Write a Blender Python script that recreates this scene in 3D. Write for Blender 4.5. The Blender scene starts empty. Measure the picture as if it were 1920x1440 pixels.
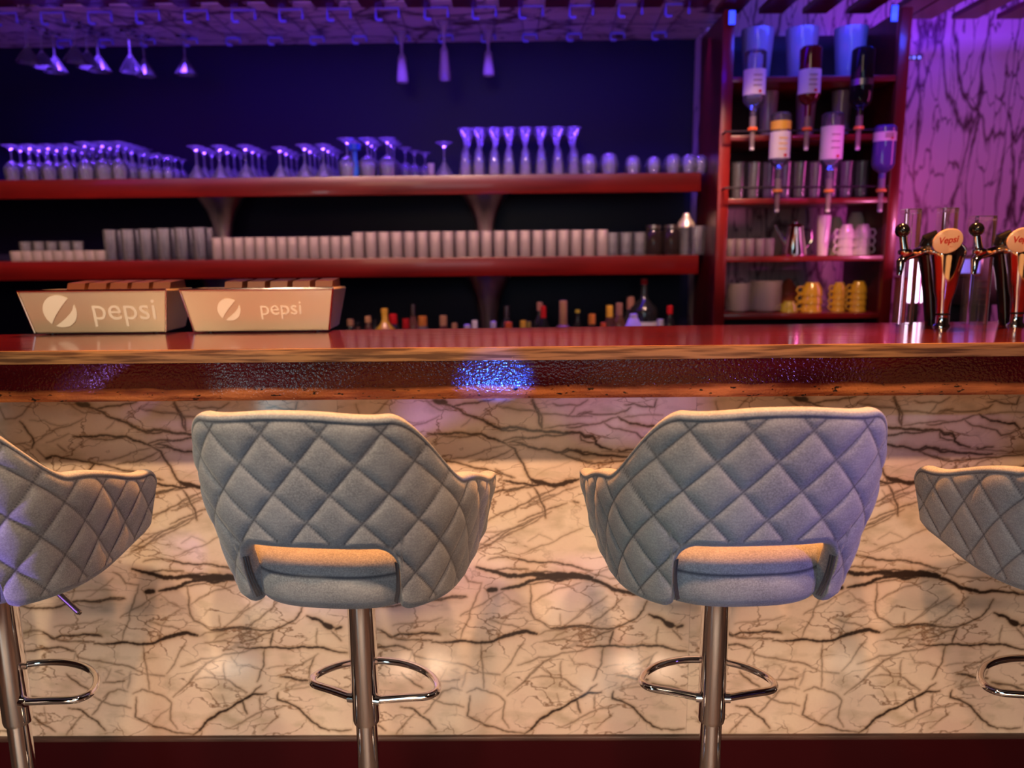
import bpy, bmesh, math, random
import numpy as np
from mathutils import Vector, Matrix
random.seed(7); np.random.seed(7)
C = bpy.context.scene
col = C.collection
PI = math.pi
# ---------------------------------------------------------------- camera
FPX, CH = 1450.0, 1.31
cam_d = bpy.data.cameras.new('camera'); cam = bpy.data.objects.new('camera', cam_d); col.objects.link(cam)
cam_d.sensor_width = 36; cam_d.lens = FPX/1920*36; cam_d.clip_start = .05
Rm = Matrix.Rotation(math.radians(.63), 3, 'Z') @ Matrix.Rotation(math.radians(90-9.9), 3, 'X') @ Matrix.Rotation(math.radians(-.57), 3, 'Z')
cam.matrix_world = Matrix.Translation((0, 0, CH)) @ Rm.to_4x4()
cam_d.dof.use_dof = True; cam_d.dof.focus_distance = 1.43; cam_d.dof.aperture_fstop = 2.5
C.camera = cam
C.view_settings.view_transform = 'Standard'; C.view_settings.look = 'None'
C.view_settings.gamma = 1; C.view_settings.exposure = 0.0; C.view_settings.use_curve_mapping = False
def at(px, py, Y):
    d = Rm @ Vector(((px-960)/FPX, -(py-720)/FPX, -1)); return Vector((0, 0, CH)) + d*(Y/d.y)
def onz(px, py, z):
    d = Rm @ Vector(((px-960)/FPX, -(py-720)/FPX, -1)); return Vector((0, 0, CH)) + d*((z-CH)/d.z)
# ---------------------------------------------------------------- world and lamps
w = bpy.data.worlds.new('world'); C.world = w; w.use_nodes = True
w.node_tree.nodes['Background'].inputs[0].default_value = (.4, .32, .34, 1)
w.node_tree.nodes['Background'].inputs[1].default_value = .012
def lamp(name, kind, loc, target, power, color, size=.1, size_y=None, cone=60, blend=.3):
    d = bpy.data.lights.new(name, kind); d.energy = power; d.color = color
    if kind == 'AREA':
        d.size = size
        if size_y: d.shape = 'RECTANGLE'; d.size_y = size_y
    else: d.shadow_soft_size = size
    if kind == 'SPOT': d.spot_size = math.radians(cone); d.spot_blend = blend
    o = bpy.data.objects.new(name, d); col.objects.link(o); o.location = loc
    if target is not None:
        o.rotation_euler = (Vector(target)-Vector(loc)).to_track_quat('-Z', 'Y').to_euler()
    return o
WARM = (1, .34, .08); COOL = (.62, .86, 1); PURP = (.42, .22, 1); BLUE = (.03, .06, 1); MAG = (1, .10, .55)
# room side: cool and warm panels behind the photographer, downlights in front of and above the bar, added fills
lamp('panel_light', 'AREA', (.25, -1.5, 1.75), (.1, 1.5, .8), 6, COOL, 1.1, .8)
lamp('panel_light', 'AREA', (-.6, -1.2, 2.4), (-.3, 1.7, .3), 9, (1, .72, .46), .9, .8)
lamp('low_panel', 'AREA', (0, -.4, .42), (0, 1.75, -.15), 8, (1, .70, .48), 3.4, .2).data.spread = math.radians(58)  # added low fill to brighten the bottom of the marble
lamp('tray_light', 'SPOT', (-1.6, -.4, 2.0), (-1.05, 1.95, 1.17), 42, (1, .80, .50), .1, cone=13, blend=.6)  # added fill so the steel tray fronts come out bright
lamp('cabinet_warm', 'SPOT', (.9, 2.35, 1.95), (1.27, 3.3, 1.12), 22, (1, .55, .25), .03, cone=24, blend=.6)  # added warm fill for the cups and saucers low in the cabinet
lamp('magenta_spot', 'SPOT', (1.35, 2.3, 1.95), (1.22, 3.76, 1.3), 20, (.9, .08, .75), .05, cone=30, blend=.7)  # added fill that tints the stone behind the lower cabinet shelves
lamp('cool_strip', 'AREA', (-1.5, -.9, .55), (0, 1.6, .6), 5, (.62, .92, 1), .22, .9)  # added source for the pale pole streaks and teal stool sides
lamp('cool_spot', 'SPOT', (.1, -1.6, 1.5), (-.42, 1.2, .86), 44, (.66, .76, 1), .12, cone=9, blend=.7)  # this and the next two: added narrow fills cooling the stool backs
lamp('cool_spot', 'SPOT', (-.1, -1.6, 1.5), (.27, 1.2, .85), 52, (.55, .98, .88), .12, cone=9.5, blend=1)
lamp('cool_spot', 'SPOT', (.4, -1.4, 1.2), (.95, 1.4, .82), 55, (.60, .92, 1), .12, cone=8, blend=.8)
lamp('downlight', 'SPOT', (.95, .25, 2.6), (.75, 1.8, .25), 118, (1, .55, .30), .05, cone=58, blend=.25)
lamp('downlight', 'SPOT', (-.05, .25, 2.6), (-.1, 1.8, .25), 118, (1, .54, .28), .05, cone=54, blend=.25)
lamp('downlight', 'SPOT', (-1.1, .25, 2.6), (-1.0, 1.8, .25), 125, (1, .74, .44), .05, cone=58, blend=.25)
for lx in (-1.05, -.3, .4, 1.1):
    lamp('bar_downlight', 'SPOT', (lx, 2.28, 2.5), (lx, 1.2, .95), 260, WARM, .03, cone=58, blend=.4)
lamp('purple_spot', 'SPOT', (-2.0, -.1, .95), (-.95, 1.2, .84), 230, PURP, .1, cone=16, blend=.6)
lamp('purple_spot', 'SPOT', (2.0, -.4, 1.2), (.60, 1.2, .93), 95, PURP, .1, cone=17, blend=.7)
lamp('purple_spot', 'SPOT', (-.5, -.8, 2.2), (-.66, 1.75, .93), 30, PURP, .05, cone=9, blend=.6)
lamp('purple_spot', 'SPOT', (1.0, -.8, 2.2), at(1740, 790, 1.75), 34, (.34, .2, 1), .05, cone=9, blend=.7)
lamp('blue_spot', 'SPOT', (-.03, .5, .855), (-.055, 1.6, 1.035), 200, (.03, .12, 1), .012, cone=9, blend=.8)
# behind the bar
lamp('blue_strip', 'AREA', (-1.0, 3.47, 2.2), (-1.0, 3.49, 1.6), 26, (.16, .05, 1), 3.6, .04).data.spread = math.radians(70)
lamp('purple_wash', 'AREA', (-.8, 2.5, 1.95), (-.8, 3.5, 2.3), 3.6, (.5, .02, .85), 3.2, .2)
lamp('blue_wash', 'AREA', (-.4, 2.7, 2.22), (-.4, 3.75, 1.85), 9, (.03, .0, 1), 2.6, .1)
lamp('shelf_strip', 'AREA', (-.9, 2.4, 2.2), (-.9, 3.42, 1.36), 8, (1, .56, .40), 3.6, .03).data.spread = math.radians(34)
for sx in (-1.7, -.9, -.1, .6): lamp('shelf_spot', 'SPOT', (sx, 2.35, 2.2), (sx, 3.42, 1.45), 9, (1, .7, .5), .015, cone=34, blend=.6)  # small added sources that put highlights on the shelf glasses
lamp('shelf_warm', 'SPOT', (.6, 1.8, 2.5), (.98, 3.2, 1.5), 30, (1, .48, .25), .05, cone=26, blend=.8)
lamp('magenta_spot', 'SPOT', (2.0, 2.5, 1.35), (1.25, 3.3, 1.2), 16, (1, .25, .6), .05, cone=46, blend=.6)  # extra fill added to turn the cup stacks pinker
lamp('blue_lamp', 'AREA', (1.28, 3.02, 2.2), (1.3, 3.3, 1.85), 3.4, BLUE, .7, .06)
lamp('violet_lamp', 'AREA', (2.0, 3.0, 2.3), (1.95, 3.75, 1.9), 9, (.16, .02, 1), .6, .1)
lamp('magenta_lamp', 'AREA', (2.25, 2.75, 1.55), (1.5, 3.7, 1.45), 3.5, MAG, .3, .6)
# ---------------------------------------------------------------- materials
def mat(name, color=(.5, .5, .5), rough=.5, metal=0, coat=0, spec=.5, sheen=0, noise=None, bump=None, trans=0, emit=None, alpha=1):
    m = bpy.data.materials.new(name); m.use_nodes = True
    nt = m.node_tree; b = nt.nodes['Principled BSDF']
    b.inputs['Base Color'].default_value = (*color, 1); b.inputs['Roughness'].default_value = rough
    b.inputs['Metallic'].default_value = metal; b.inputs['Coat Weight'].default_value = coat
    b.inputs['Coat Roughness'].default_value = .06
    b.inputs['Specular IOR Level'].default_value = spec; b.inputs['Sheen Weight'].default_value = sheen
    b.inputs['Transmission Weight'].default_value = trans
    if emit: b.inputs['Emission Color'].default_value = (*emit[:3], 1); b.inputs['Emission Strength'].default_value = emit[3]
    tc = nt.nodes.new('ShaderNodeTexCoord')
    def ntex(scale, stretch=(1, 1, 1), detail=4):
        mp = nt.nodes.new('ShaderNodeMapping'); mp.inputs['Scale'].default_value = stretch
        nt.links.new(tc.outputs['Object'], mp.inputs[0])
        n = nt.nodes.new('ShaderNodeTexNoise'); n.inputs['Scale'].default_value = scale; n.inputs['Detail'].default_value = detail
        nt.links.new(mp.outputs[0], n.inputs['Vector']); return n
    if noise:                              # (scale, stretch, second colour, low, high)
        n = ntex(noise[0], noise[1]); r = nt.nodes.new('ShaderNodeValToRGB')
        r.color_ramp.elements[0].position = noise[3]; r.color_ramp.elements[1].position = noise[4]
        r.color_ramp.elements[0].color = (*color, 1); r.color_ramp.elements[1].color = (*noise[2], 1)
        nt.links.new(n.outputs[0], r.inputs[0]); nt.links.new(r.outputs[0], b.inputs['Base Color'])
    if bump:                               # (scale, stretch, strength, distance)
        n = ntex(bump[0], bump[1]); bp = nt.nodes.new('ShaderNodeBump')
        bp.inputs['Strength'].default_value = bump[2]; bp.inputs['Distance'].default_value = bump[3]
        nt.links.new(n.outputs[0], bp.inputs['Height']); nt.links.new(bp.outputs[0], b.inputs['Normal'])
        nt.links.new(bp.outputs[0], b.inputs['Coat Normal'])
    return m
def glassmat(name, tint=(1, 1, 1), body=.12, rough=.04, bodycol=(.85, .85, .9), blend=.3):
    m = bpy.data.materials.new(name); m.use_nodes = True; nt = m.node_tree; nt.nodes.clear()
    out = nt.nodes.new('ShaderNodeOutputMaterial'); tr = nt.nodes.new('ShaderNodeBsdfTransparent'); tr.inputs[0].default_value = (*tint, 1)
    gl = nt.nodes.new('ShaderNodeBsdfGlossy'); gl.inputs['Roughness'].default_value = rough
    df = nt.nodes.new('ShaderNodeBsdfDiffuse'); df.inputs[0].default_value = (*bodycol, 1)
    tl = nt.nodes.new('ShaderNodeBsdfTranslucent'); tl.inputs[0].default_value = (*bodycol, 1)
    lw = nt.nodes.new('ShaderNodeLayerWeight'); lw.inputs[0].default_value = blend
    m0 = nt.nodes.new('ShaderNodeMixShader'); m0.inputs[0].default_value = .5
    m1 = nt.nodes.new('ShaderNodeMixShader'); m1.inputs[0].default_value = body
    m2 = nt.nodes.new('ShaderNodeMixShader')
    L = nt.links.new
    L(df.outputs[0], m0.inputs[1]); L(tl.outputs[0], m0.inputs[2]); L(tr.outputs[0], m1.inputs[1]); L(m0.outputs[0], m1.inputs[2])
    L(lw.outputs['Fresnel'], m2.inputs[0]); L(m1.outputs[0], m2.inputs[1]); L(gl.outputs[0], m2.inputs[2]); L(m2.outputs[0], out.inputs[0])
    return m
M = {}
M['red_wood'] = mat('red_wood', (.085, .003, .004), .2, coat=.5, noise=(6, (.6, 8, 8), (.05, .002, .003), .35, .7), bump=(40, (.2, 1, 1), .15, .002))
M['shelf_wood'] = mat('shelf_wood', (.13, .004, .003), .3, coat=.25, noise=(5, (.5, 5, 5), (.075, .002, .002), .35, .7))
M['post_wood'] = mat('post_wood', (.22, .016, .012), .3, coat=.3, noise=(5, (5, 5, .5), (.26, .012, .01), .35, .7))
M['worn_wood'] = mat('worn_wood', (.21, .115, .055), .6, spec=.15, noise=(70, (.10, 1.6, 1.6), (.06, .026, .013), .42, .60), bump=(60, (.2, 1, 1), .5, .002))
M['dark_wood'] = mat('dark_wood', (.05, .008, .010), .45, noise=(12, (.5, 1, 1), (.03, .004, .006), .3, .7))
M['skirt_red'] = mat('skirt_red', (.030, .0005, .0025), .6, spec=.1)
M['skirt_trim'] = mat('skirt_trim', (.10, .05, .04), .4, noise=(30, (.3, 1, 1), (.05, .025, .02), .3, .7))
M['chrome'] = mat('chrome', (.82, .80, .80), .07, 1)
M['steel'] = mat('steel', (.92, .76, .56), .32, .6, noise=(3, (1, 1, .3), (.80, .66, .50), .3, .7))
M['etched'] = mat('etched_steel', (.92, .80, .70), .8, .0)
M['dull_steel'] = mat('dull_steel', (.42, .36, .34), .32, 1)
M['black'] = mat('black_plastic', (.012, .010, .012), .12, coat=.5)
M['dark'] = mat('dark_panel', (.02, .012, .016), .5)
M['lid'] = mat('brown_plastic', (.10, .035, .022), .3)
M['room_wall'] = mat('room_wall', (.16, .07, .06), .8)
M['room_floor'] = mat('room_floor', (.07, .05, .05), .45, noise=(4, (1, 1, 1), (.045, .03, .03), .3, .7))
M['room_ceiling'] = mat('room_ceiling', (.08, .04, .05), .8)
M['back_panel'] = mat('back_panel', (.010, .008, .035), .4, spec=.2)
M['glass'] = glassmat('clear_glass', (.98, .98, 1), .13)
M['glass_fog'] = glassmat('clear_tumbler_glass', (.97, .97, .98), .36, bodycol=(.92, .8, .76))
M['acrylic'] = glassmat('clear_acrylic', (.98, .96, .98), .03, blend=.12)
M['dark_glass'] = glassmat('dark_glass', (.25, .2, .22), .25, bodycol=(.12, .08, .08))
M['white'] = mat('white_label', (.78, .74, .74), .5)
M['print'] = mat('label_print', (.35, .25, .25), .6)
M['redprint'] = mat('red_print', (.6, .03, .02), .5)
M['yellow'] = mat('yellow_label', (.85, .50, .05), .4)
M['amber'] = mat('amber_collar', (.85, .30, .05), .35)
M['orange'] = mat('orange_plastic', (.9, .16, .03), .4)
M['china'] = mat('white_china', (.80, .74, .70), .15, coat=.4)
M['ychina'] = mat('yellow_china', (.85, .50, .05), .15, coat=.4)
M['gchina'] = mat('olive_china', (.50, .42, .06), .15, coat=.4)
M['redcap'] = mat('red_cap', (.6, .015, .02), .35)
M['tan'] = mat('tan_cap', (.55, .30, .14), .4)
M['brown_bottle'] = mat('brown_bottle', (.10, .04, .03), .15, coat=.5)
M['dark_bottle'] = mat('dark_bottle', (.02, .02, .022), .1, coat=.5)
M['pink_bottle'] = mat('pinkish_bottle', (.30, .14, .12), .3)
M['badge'] = mat('badge_cream', (.86, .52, .33), .35, coat=.3)
M['glow_panel'] = mat('glowing_panel', (.9, .8, .9), .5, emit=(1, .72, .95, 3.0))
M['screen'] = mat('blue_screen', (.1, .1, .2), .3, emit=(.28, .2, 1, .9))
M['blue_led'] = mat('blue_led', (.1, .1, .3), .3, emit=(.02, .04, 1, 3.0))
M['dotled'] = mat('led_dots', (.1, .1, .3), .3, emit=(.15, .15, 1, 2.0))
M['bracket'] = mat('pale_bracket', (.25, .25, .85), .4)  # steel, with the blue LED light put into its base colour
M['stitch'] = mat('dark_thread', (.06, .06, .08), .9)
# wall and soffit stone, plain procedural
def stone(name, stretch, scale=2.2):
    m = bpy.data.materials.new(name); m.use_nodes = True; nt = m.node_tree; b = nt.nodes['Principled BSDF']; L = nt.links.new
    tc = nt.nodes.new('ShaderNodeTexCoord'); mp = nt.nodes.new('ShaderNodeMapping'); mp.inputs['Scale'].default_value = stretch
    L(tc.outputs['Object'], mp.inputs[0])
    n = nt.nodes.new('ShaderNodeTexNoise'); n.inputs['Scale'].default_value = 3.0; n.inputs['Detail'].default_value = 5; L(mp.outputs[0], n.inputs['Vector'])
    mx = nt.nodes.new('ShaderNodeMix'); mx.data_type = 'RGBA'; mx.blend_type = 'LINEAR_LIGHT'; mx.inputs[0].default_value = .22
    L(mp.outputs[0], mx.inputs[6]); L(n.outputs['Color'], mx.inputs[7])
    prev = None
    for sc, wd in ((scale, .05), (scale*2.3, .035)):
        v = nt.nodes.new('ShaderNodeTexVoronoi'); v.feature = 'DISTANCE_TO_EDGE'; v.inputs['Scale'].default_value = sc; L(mx.outputs[2], v.inputs['Vector'])
        mr = nt.nodes.new('ShaderNodeMapRange'); mr.inputs[1].default_value = 0; mr.inputs[2].default_value = wd; mr.inputs[3].default_value = 0; mr.inputs[4].default_value = 1
        L(v.outputs['Distance'], mr.inputs[0])
        if prev:
            mn = nt.nodes.new('ShaderNodeMath'); mn.operation = 'MULTIPLY'; L(prev, mn.inputs[0]); L(mr.outputs[0], mn.inputs[1]); prev = mn.outputs[0]
        else: prev = mr.outputs[0]
    r = nt.nodes.new('ShaderNodeMix'); r.data_type = 'RGBA'; r.inputs[6].default_value = (.07, .03, .03, 1); r.inputs[7].default_value = (.72, .62, .56, 1)
    L(prev, r.inputs[0]); L(r.outputs[2], b.inputs['Base Color']); b.inputs['Roughness'].default_value = .3
    return m
M['stone_up'] = stone('veined_stone_upright', (2.6, 1, .6), 2.6)
M['stone_flat'] = stone('veined_stone_soffit', (.8, 1.8, 1), 2.0)
# bar front stone: veins stored as a mesh attribute, mottling from noise
m = bpy.data.materials.new('veined_marble'); m.use_nodes = True; nt = m.node_tree; b = nt.nodes['Principled BSDF']; L = nt.links.new
tc = nt.nodes.new('ShaderNodeTexCoord')
def nn(scale, detail=5, stretch=None):
    n = nt.nodes.new('ShaderNodeTexNoise'); n.inputs['Scale'].default_value = scale; n.inputs['Detail'].default_value = detail
    mp = nt.nodes.new('ShaderNodeMapping'); L(tc.outputs['Object'], mp.inputs[0]); mp.inputs['Scale'].default_value = stretch or (1, 1, 1)
    L(mp.outputs[0], n.inputs['Vector']); return n
def mixc(fac, a, bb):
    x = nt.nodes.new('ShaderNodeMix'); x.data_type = 'RGBA'
    for s, v in ((0, fac), (6, a), (7, bb)):
        if hasattr(v, 'links'): L(v, x.inputs[s])
        else: x.inputs[s].default_value = v if s == 0 else (*v, 1)
    return x.outputs[2]
def ramp(src, lo, hi):
    x = nt.nodes.new('ShaderNodeMapRange'); L(src, x.inputs[0]); x.inputs[1].default_value = lo; x.inputs[2].default_value = hi; return x.outputs[0]
def mul(a, k):
    x = nt.nodes.new('ShaderNodeMath'); x.operation = 'MULTIPLY'; L(a, x.inputs[0])
    if hasattr(k, 'links'): L(k, x.inputs[1])
    else: x.inputs[1].default_value = k
    return x.outputs[0]
c = mixc(ramp(nn(5).outputs[0], .4, .65), (.80, .66, .54), (.72, .54, .46))
c = mixc(ramp(nn(11, 6, (1, 1, 2)).outputs[0], .52, .72), c, (.52, .41, .30))
c = mixc(mul(ramp(nn(180, 2).outputs[0], .3, .7), .12), c, (.55, .45, .36))
av = nt.nodes.new('ShaderNodeAttribute'); av.attribute_name = 'vein'
ah = nt.nodes.new('ShaderNodeAttribute'); ah.attribute_name = 'halo'
# fine procedural cracks between the main veins
wv = nt.nodes.new('ShaderNodeMix'); wv.data_type = 'RGBA'; wv.blend_type = 'LINEAR_LIGHT'; wv.inputs[0].default_value = .10
mpv = nt.nodes.new('ShaderNodeMapping'); mpv.inputs['Scale'].default_value = (1, 1, 1.7); mpv.inputs['Rotation'].default_value = (0, .35, 0); L(tc.outputs['Object'], mpv.inputs[0])
nz = nt.nodes.new('ShaderNodeTexNoise'); nz.inputs['Scale'].default_value = 9; nz.inputs['Detail'].default_value = 6; L(mpv.outputs[0], nz.inputs['Vector'])
L(mpv.outputs[0], wv.inputs[6]); L(nz.outputs['Color'], wv.inputs[7])
vo = nt.nodes.new('ShaderNodeTexVoronoi'); vo.feature = 'DISTANCE_TO_EDGE'; vo.inputs['Scale'].default_value = 10; L(wv.outputs[2], vo.inputs['Vector'])
fine = nt.nodes.new('ShaderNodeMapRange'); L(vo.outputs['Distance'], fine.inputs[0]); fine.inputs[1].default_value = 0; fine.inputs[2].default_value = .036; fine.inputs[3].default_value = 1; fine.inputs[4].default_value = 0
c = mixc(mul(mul(fine.outputs[0], ramp(nn(7).outputs[0], .40, .56)), .95), c, (.22, .12, .07))
c = mixc(mul(ah.outputs['Fac'], .8), c, (.42, .25, .14))
c = mixc(av.outputs['Fac'], c, (.035, .02, .015))
L(c, b.inputs['Base Color']); b.inputs['Roughness'].default_value = .16
M['marble'] = m
# velvet
m = bpy.data.materials.new('grey_blue_velvet'); m.use_nodes = True; nt = m.node_tree; b = nt.nodes['Principled BSDF']; L = nt.links.new
tc = nt.nodes.new('ShaderNodeTexCoord')
sa = nt.nodes.new('ShaderNodeAttribute'); sa.attribute_name = 'seam'
c = mixc(ramp(nn(14, 5).outputs[0], .35, .68), (.285, .305, .345), (.19, .205, .24))
c = mixc(mul(ramp(nn(420, 2).outputs[0], .38, .66), .6), c, (.42, .46, .51))
c = mixc(mul(ramp(nn(300, 2, (.2, .2, 2)).outputs[0], .45, .7), .25), c, (.13, .145, .17))
c = mixc(sa.outputs['Fac'], c, (.04, .045, .07))
L(c, b.inputs['Base Color']); b.inputs['Roughness'].default_value = .85; b.inputs['Specular IOR Level'].default_value = .2
b.inputs['Sheen Weight'].default_value = .25; b.inputs['Sheen Roughness'].default_value = .4
bp = nt.nodes.new('ShaderNodeBump'); bp.inputs['Strength'].default_value = .35; bp.inputs['Distance'].default_value = .001
L(nn(350, 3).outputs[0], bp.inputs['Height']); L(bp.outputs[0], b.inputs['Normal'])
M['velvet'] = m
# lacquered fascia: red lacquer worn to bare wood along its lower edge
m = bpy.data.materials.new('lacquered_fascia'); m.use_nodes = True; nt = m.node_tree; b = nt.nodes['Principled BSDF']; L = nt.links.new
tc = nt.nodes.new('ShaderNodeTexCoord')
sx = nt.nodes.new('ShaderNodeSeparateXYZ'); L(tc.outputs['Object'], sx.inputs[0])
wob = mul(nn(9, 5, (1, 1, 3)).outputs[0], .022)
ad = nt.nodes.new('ShaderNodeMath'); ad.operation = 'ADD'; L(sx.outputs['Z'], ad.inputs[0]); L(wob, ad.inputs[1])
wear = nt.nodes.new('ShaderNodeMapRange'); L(ad.outputs[0], wear.inputs[0]); wear.inputs[1].default_value = .028; wear.inputs[2].default_value = .040; wear.inputs[3].default_value = 1; wear.inputs[4].default_value = 0
wood = mixc(ramp(nn(40, 5, (.15, 1, 1.6)).outputs[0], .4, .62), (.36, .13, .045), (.14, .035, .015))
wood = mixc(ramp(nn(120, 2, (.45, 1, 1)).outputs[0], .64, .69), wood, (.012, .006, .005))
lac = mixc(ramp(nn(20, 4, (.15, 1, 1)).outputs[0], .35, .65), (.034, .002, .004), (.018, .0015, .003))
L(mixc(wear.outputs[0], lac, wood), b.inputs['Base Color']); b.inputs['Roughness'].default_value = .18; b.inputs['Specular IOR Level'].default_value = .22
b.inputs['Coat Weight'].default_value = .3; b.inputs['Coat Roughness'].default_value = .03
bp = nt.nodes.new('ShaderNodeBump'); bp.inputs['Strength'].default_value = 1; bp.inputs['Distance'].default_value = .0014
L(nn(190, 1, (.85, 1, 1)).outputs[0], bp.inputs['Height']); L(bp.outputs[0], b.inputs['Normal']); L(bp.outputs[0], b.inputs['Coat Normal'])
M['fascia'] = m
# ---------------------------------------------------------------- mesh helpers
class MB:
    def __init__(s): s.b = bmesh.new()
    def box(s, x0, x1, y0, y1, z0, z1, bev=0):
        r = bmesh.ops.create_cube(s.b, size=1, matrix=Matrix.Translation(((x0+x1)/2, (y0+y1)/2, (z0+z1)/2)) @ Matrix.Diagonal((x1-x0, y1-y0, z1-z0, 1)))
        if bev:
            es = list({e for v in r['verts'] for e in v.link_edges})
            bmesh.ops.bevel(s.b, geom=es, offset=bev, segments=2, profile=.5, affect='EDGES')
        return s
    def lathe(s, prof, seg=20, c=(0, 0, 0), sx=1, sy=1, mtx=None):
        rings = []
        for r, z in prof:
            if r < 1e-6: rings.append([s.b.verts.new((c[0], c[1], c[2]+z))])
            else: rings.append([s.b.verts.new((c[0]+sx*r*math.cos(2*PI*i/seg), c[1]+sy*r*math.sin(2*PI*i/seg), c[2]+z)) for i in range(seg)])
        if mtx is not None:
            for rg in rings:
                for v in rg: v.co = mtx @ v.co
        for a, bb in zip(rings, rings[1:]):
            for i in range(seg):
                j = (i+1) % seg
                if len(a) == 1 and len(bb) == 1: continue
                if len(a) == 1: s.b.faces.new((a[0], bb[j], bb[i]))
                elif len(bb) == 1: s.b.faces.new((a[i], a[j], bb[0]))
                else: s.b.faces.new((a[i], a[j], bb[j], bb[i]))
        return s
    def tube(s, pts, r, seg=10, closed=False, cap=True):
        pts = [Vector(p) for p in pts]; n = len(pts); rr = r if hasattr(r, '__len__') else [r]*n
        rings = []; up = None
        for i, p in enumerate(pts):
            a = pts[(i-1) % n] if (closed or i) else p; bb = pts[(i+1) % n] if (closed or i < n-1) else p
            t = (bb-a).normalized()
            if up is None: up = Vector((0, 0, 1)) if abs(t.z) < .9 else Vector((1, 0, 0))
            u = (up - t*up.dot(t)).normalized(); up = u; v = t.cross(u)
            rings.append([s.b.verts.new(p + (u*math.cos(2*PI*k/seg) + v*math.sin(2*PI*k/seg))*rr[i]) for k in range(seg)])
        for i in range(n if closed else n-1):
            a = rings[i]; bb = rings[(i+1) % n]
            for k in range(seg): s.b.faces.new((a[k], a[(k+1) % seg], bb[(k+1) % seg], bb[k]))
        if not closed and cap: s.b.faces.new(rings[0][::-1]); s.b.faces.new(rings[-1])
        return s
    def prism(s, poly, axis, a, bb):       # poly in the other two axes
        def P(p, t): return {'x': (t, p[0], p[1]), 'y': (p[0], t, p[1]), 'z': (p[0], p[1], t)}[axis]
        A = [s.b.verts.new(P(p, a)) for p in poly]; B = [s.b.verts.new(P(p, bb)) for p in poly]
        s.b.faces.new(A); s.b.faces.new(B[::-1]); n = len(poly)
        for i in range(n): s.b.faces.new((A[i], B[i], B[(i+1) % n], A[(i+1) % n]))
        return s
    def build(s, name, material, parent=None, loc=(0, 0, 0), rot=(0, 0, 0), sharp=40):
        bmesh.ops.recalc_face_normals(s.b, faces=s.b.faces)
        me = bpy.data.meshes.new(name); s.b.to_mesh(me); s.b.free()
        me.polygons.foreach_set('use_smooth', [True]*len(me.polygons)); me.set_sharp_from_angle(angle=math.radians(sharp))
        me.materials.append(material); return link(name, me, parent, loc, rot)
def link(name, data, parent=None, loc=(0, 0, 0), rot=(0, 0, 0)):
    o = bpy.data.objects.new(name, data); col.objects.link(o); o.location = loc; o.rotation_euler = rot
    if parent: o.parent = parent
    return o
def tag(o, label=None, cat=None, group=None, kind=None):
    for k, v in (('label', label), ('category', cat), ('group', group), ('kind', kind)):
        if v: o[k] = v
    return o
def empty(name, loc=(0, 0, 0), rz=0): return link(name, None, None, loc, (0, 0, rz))
def copy_tree(o, parent=None):
    c = o.copy(); col.objects.link(c)
    if parent: c.parent = parent
    for ch in list(o.children): copy_tree(ch, c)
    return c
def struct(o): o['kind'] = 'structure'; return o
def text_mesh(body, size, material, parent, loc, rot, name='lettering', shear=0, bold=0):
    cu = bpy.data.curves.new(name, 'FONT'); cu.body = body; cu.size = size; cu.extrude = .0004; cu.align_x = 'CENTER'; cu.align_y = 'CENTER'; cu.shear = shear; cu.offset = bold
    t = bpy.data.objects.new(name+'_tmp', cu); col.objects.link(t); bpy.context.view_layer.update()
    me = bpy.data.meshes.new_from_object(t); bpy.data.objects.remove(t); me.materials.clear(); me.materials.append(material)
    return link(name, me, parent, loc, rot)
# ---------------------------------------------------------------- room shell
struct(MB().box(-3.6, 3.6, -2.8, 3.9, -.05, 0).build('floor', M['room_floor']))
struct(MB().box(-3.6, 3.6, -2.8, 3.9, 2.9, 2.95).build('ceiling', M['room_ceiling']))
struct(MB().box(-3.65, -3.6, -2.8, 3.9, 0, 2.9).build('wall_left', M['room_wall']))
struct(MB().box(3.6, 3.65, -2.8, 3.9, 0, 2.9).build('wall_right', M['room_wall']))
struct(MB().box(-3.65, 3.65, -2.85, -2.8, 0, 2.9).build('wall_front', M['room_wall']))
XC = at(1305, 300, 3.76).x
struct(MB().box(-3.6, XC, 3.76, 3.82, 0, 2.9).build('wall_back', M['back_panel']))
struct(MB().box(XC, 3.6, 3.76, 3.82, 0, 2.9).build('wall_back', M['stone_up']))
# ---------------------------------------------------------------- bar counter
ZT = 1.106
bar = empty('bar_counter', (0, 1.75, 0)); tag(bar, 'long bar counter with glossy red top, worn lacquered edge and veined marble front', 'bar counter')
def inbar(o): o.location = Vector(o.location) - Vector((0, 1.75, 0)); return o
BY = lambda x: 1.965 + .035*(x+1.0)
top = MB(); top.prism([(-3.0, 1.612), (3.0, 1.612), (3.0, BY(3.0)+.06), (-3.0, BY(-3.0))], 'z', 1.06, ZT); inbar(top.build('countertop', M['red_wood'], bar))
e = MB(); e.prism([(1.6125, ZT+.0005), (1.596, 1.0835), (1.596, 1.0815), (1.625, 1.0815), (1.625, ZT+.0005)], 'x', -3.0, 3.0); inbar(e.build('edge_strip', M['worn_wood'], bar))
fz = 1.000
fp = [(1.5975, 1.082), (1.5955, 1.06), (1.594, 1.03), (1.594, fz+.008), (1.599, fz), (1.64, fz), (1.64, 1.082)]
fa = MB(); fa.prism([(y, z-fz) for y, z in fp], 'x', -3.0, 3.0)
inbar(fa.build('fascia', M['fascia'], bar, (0, 0, fz)))
inbar(MB().box(-3.0, 3.0, 1.765, 1.93, .0, 1.06).build('counter_body', M['dark_wood'], bar))
inbar(MB().box(-3.0, 3.0, 1.64, 1.765, 1.045, 1.06).build('underside_board', M['dark_wood'], bar))
inbar(MB().box(-3.0, 3.0, 1.742, 1.765, 0, .106).build('skirting', M['skirt_red'], bar))
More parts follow.
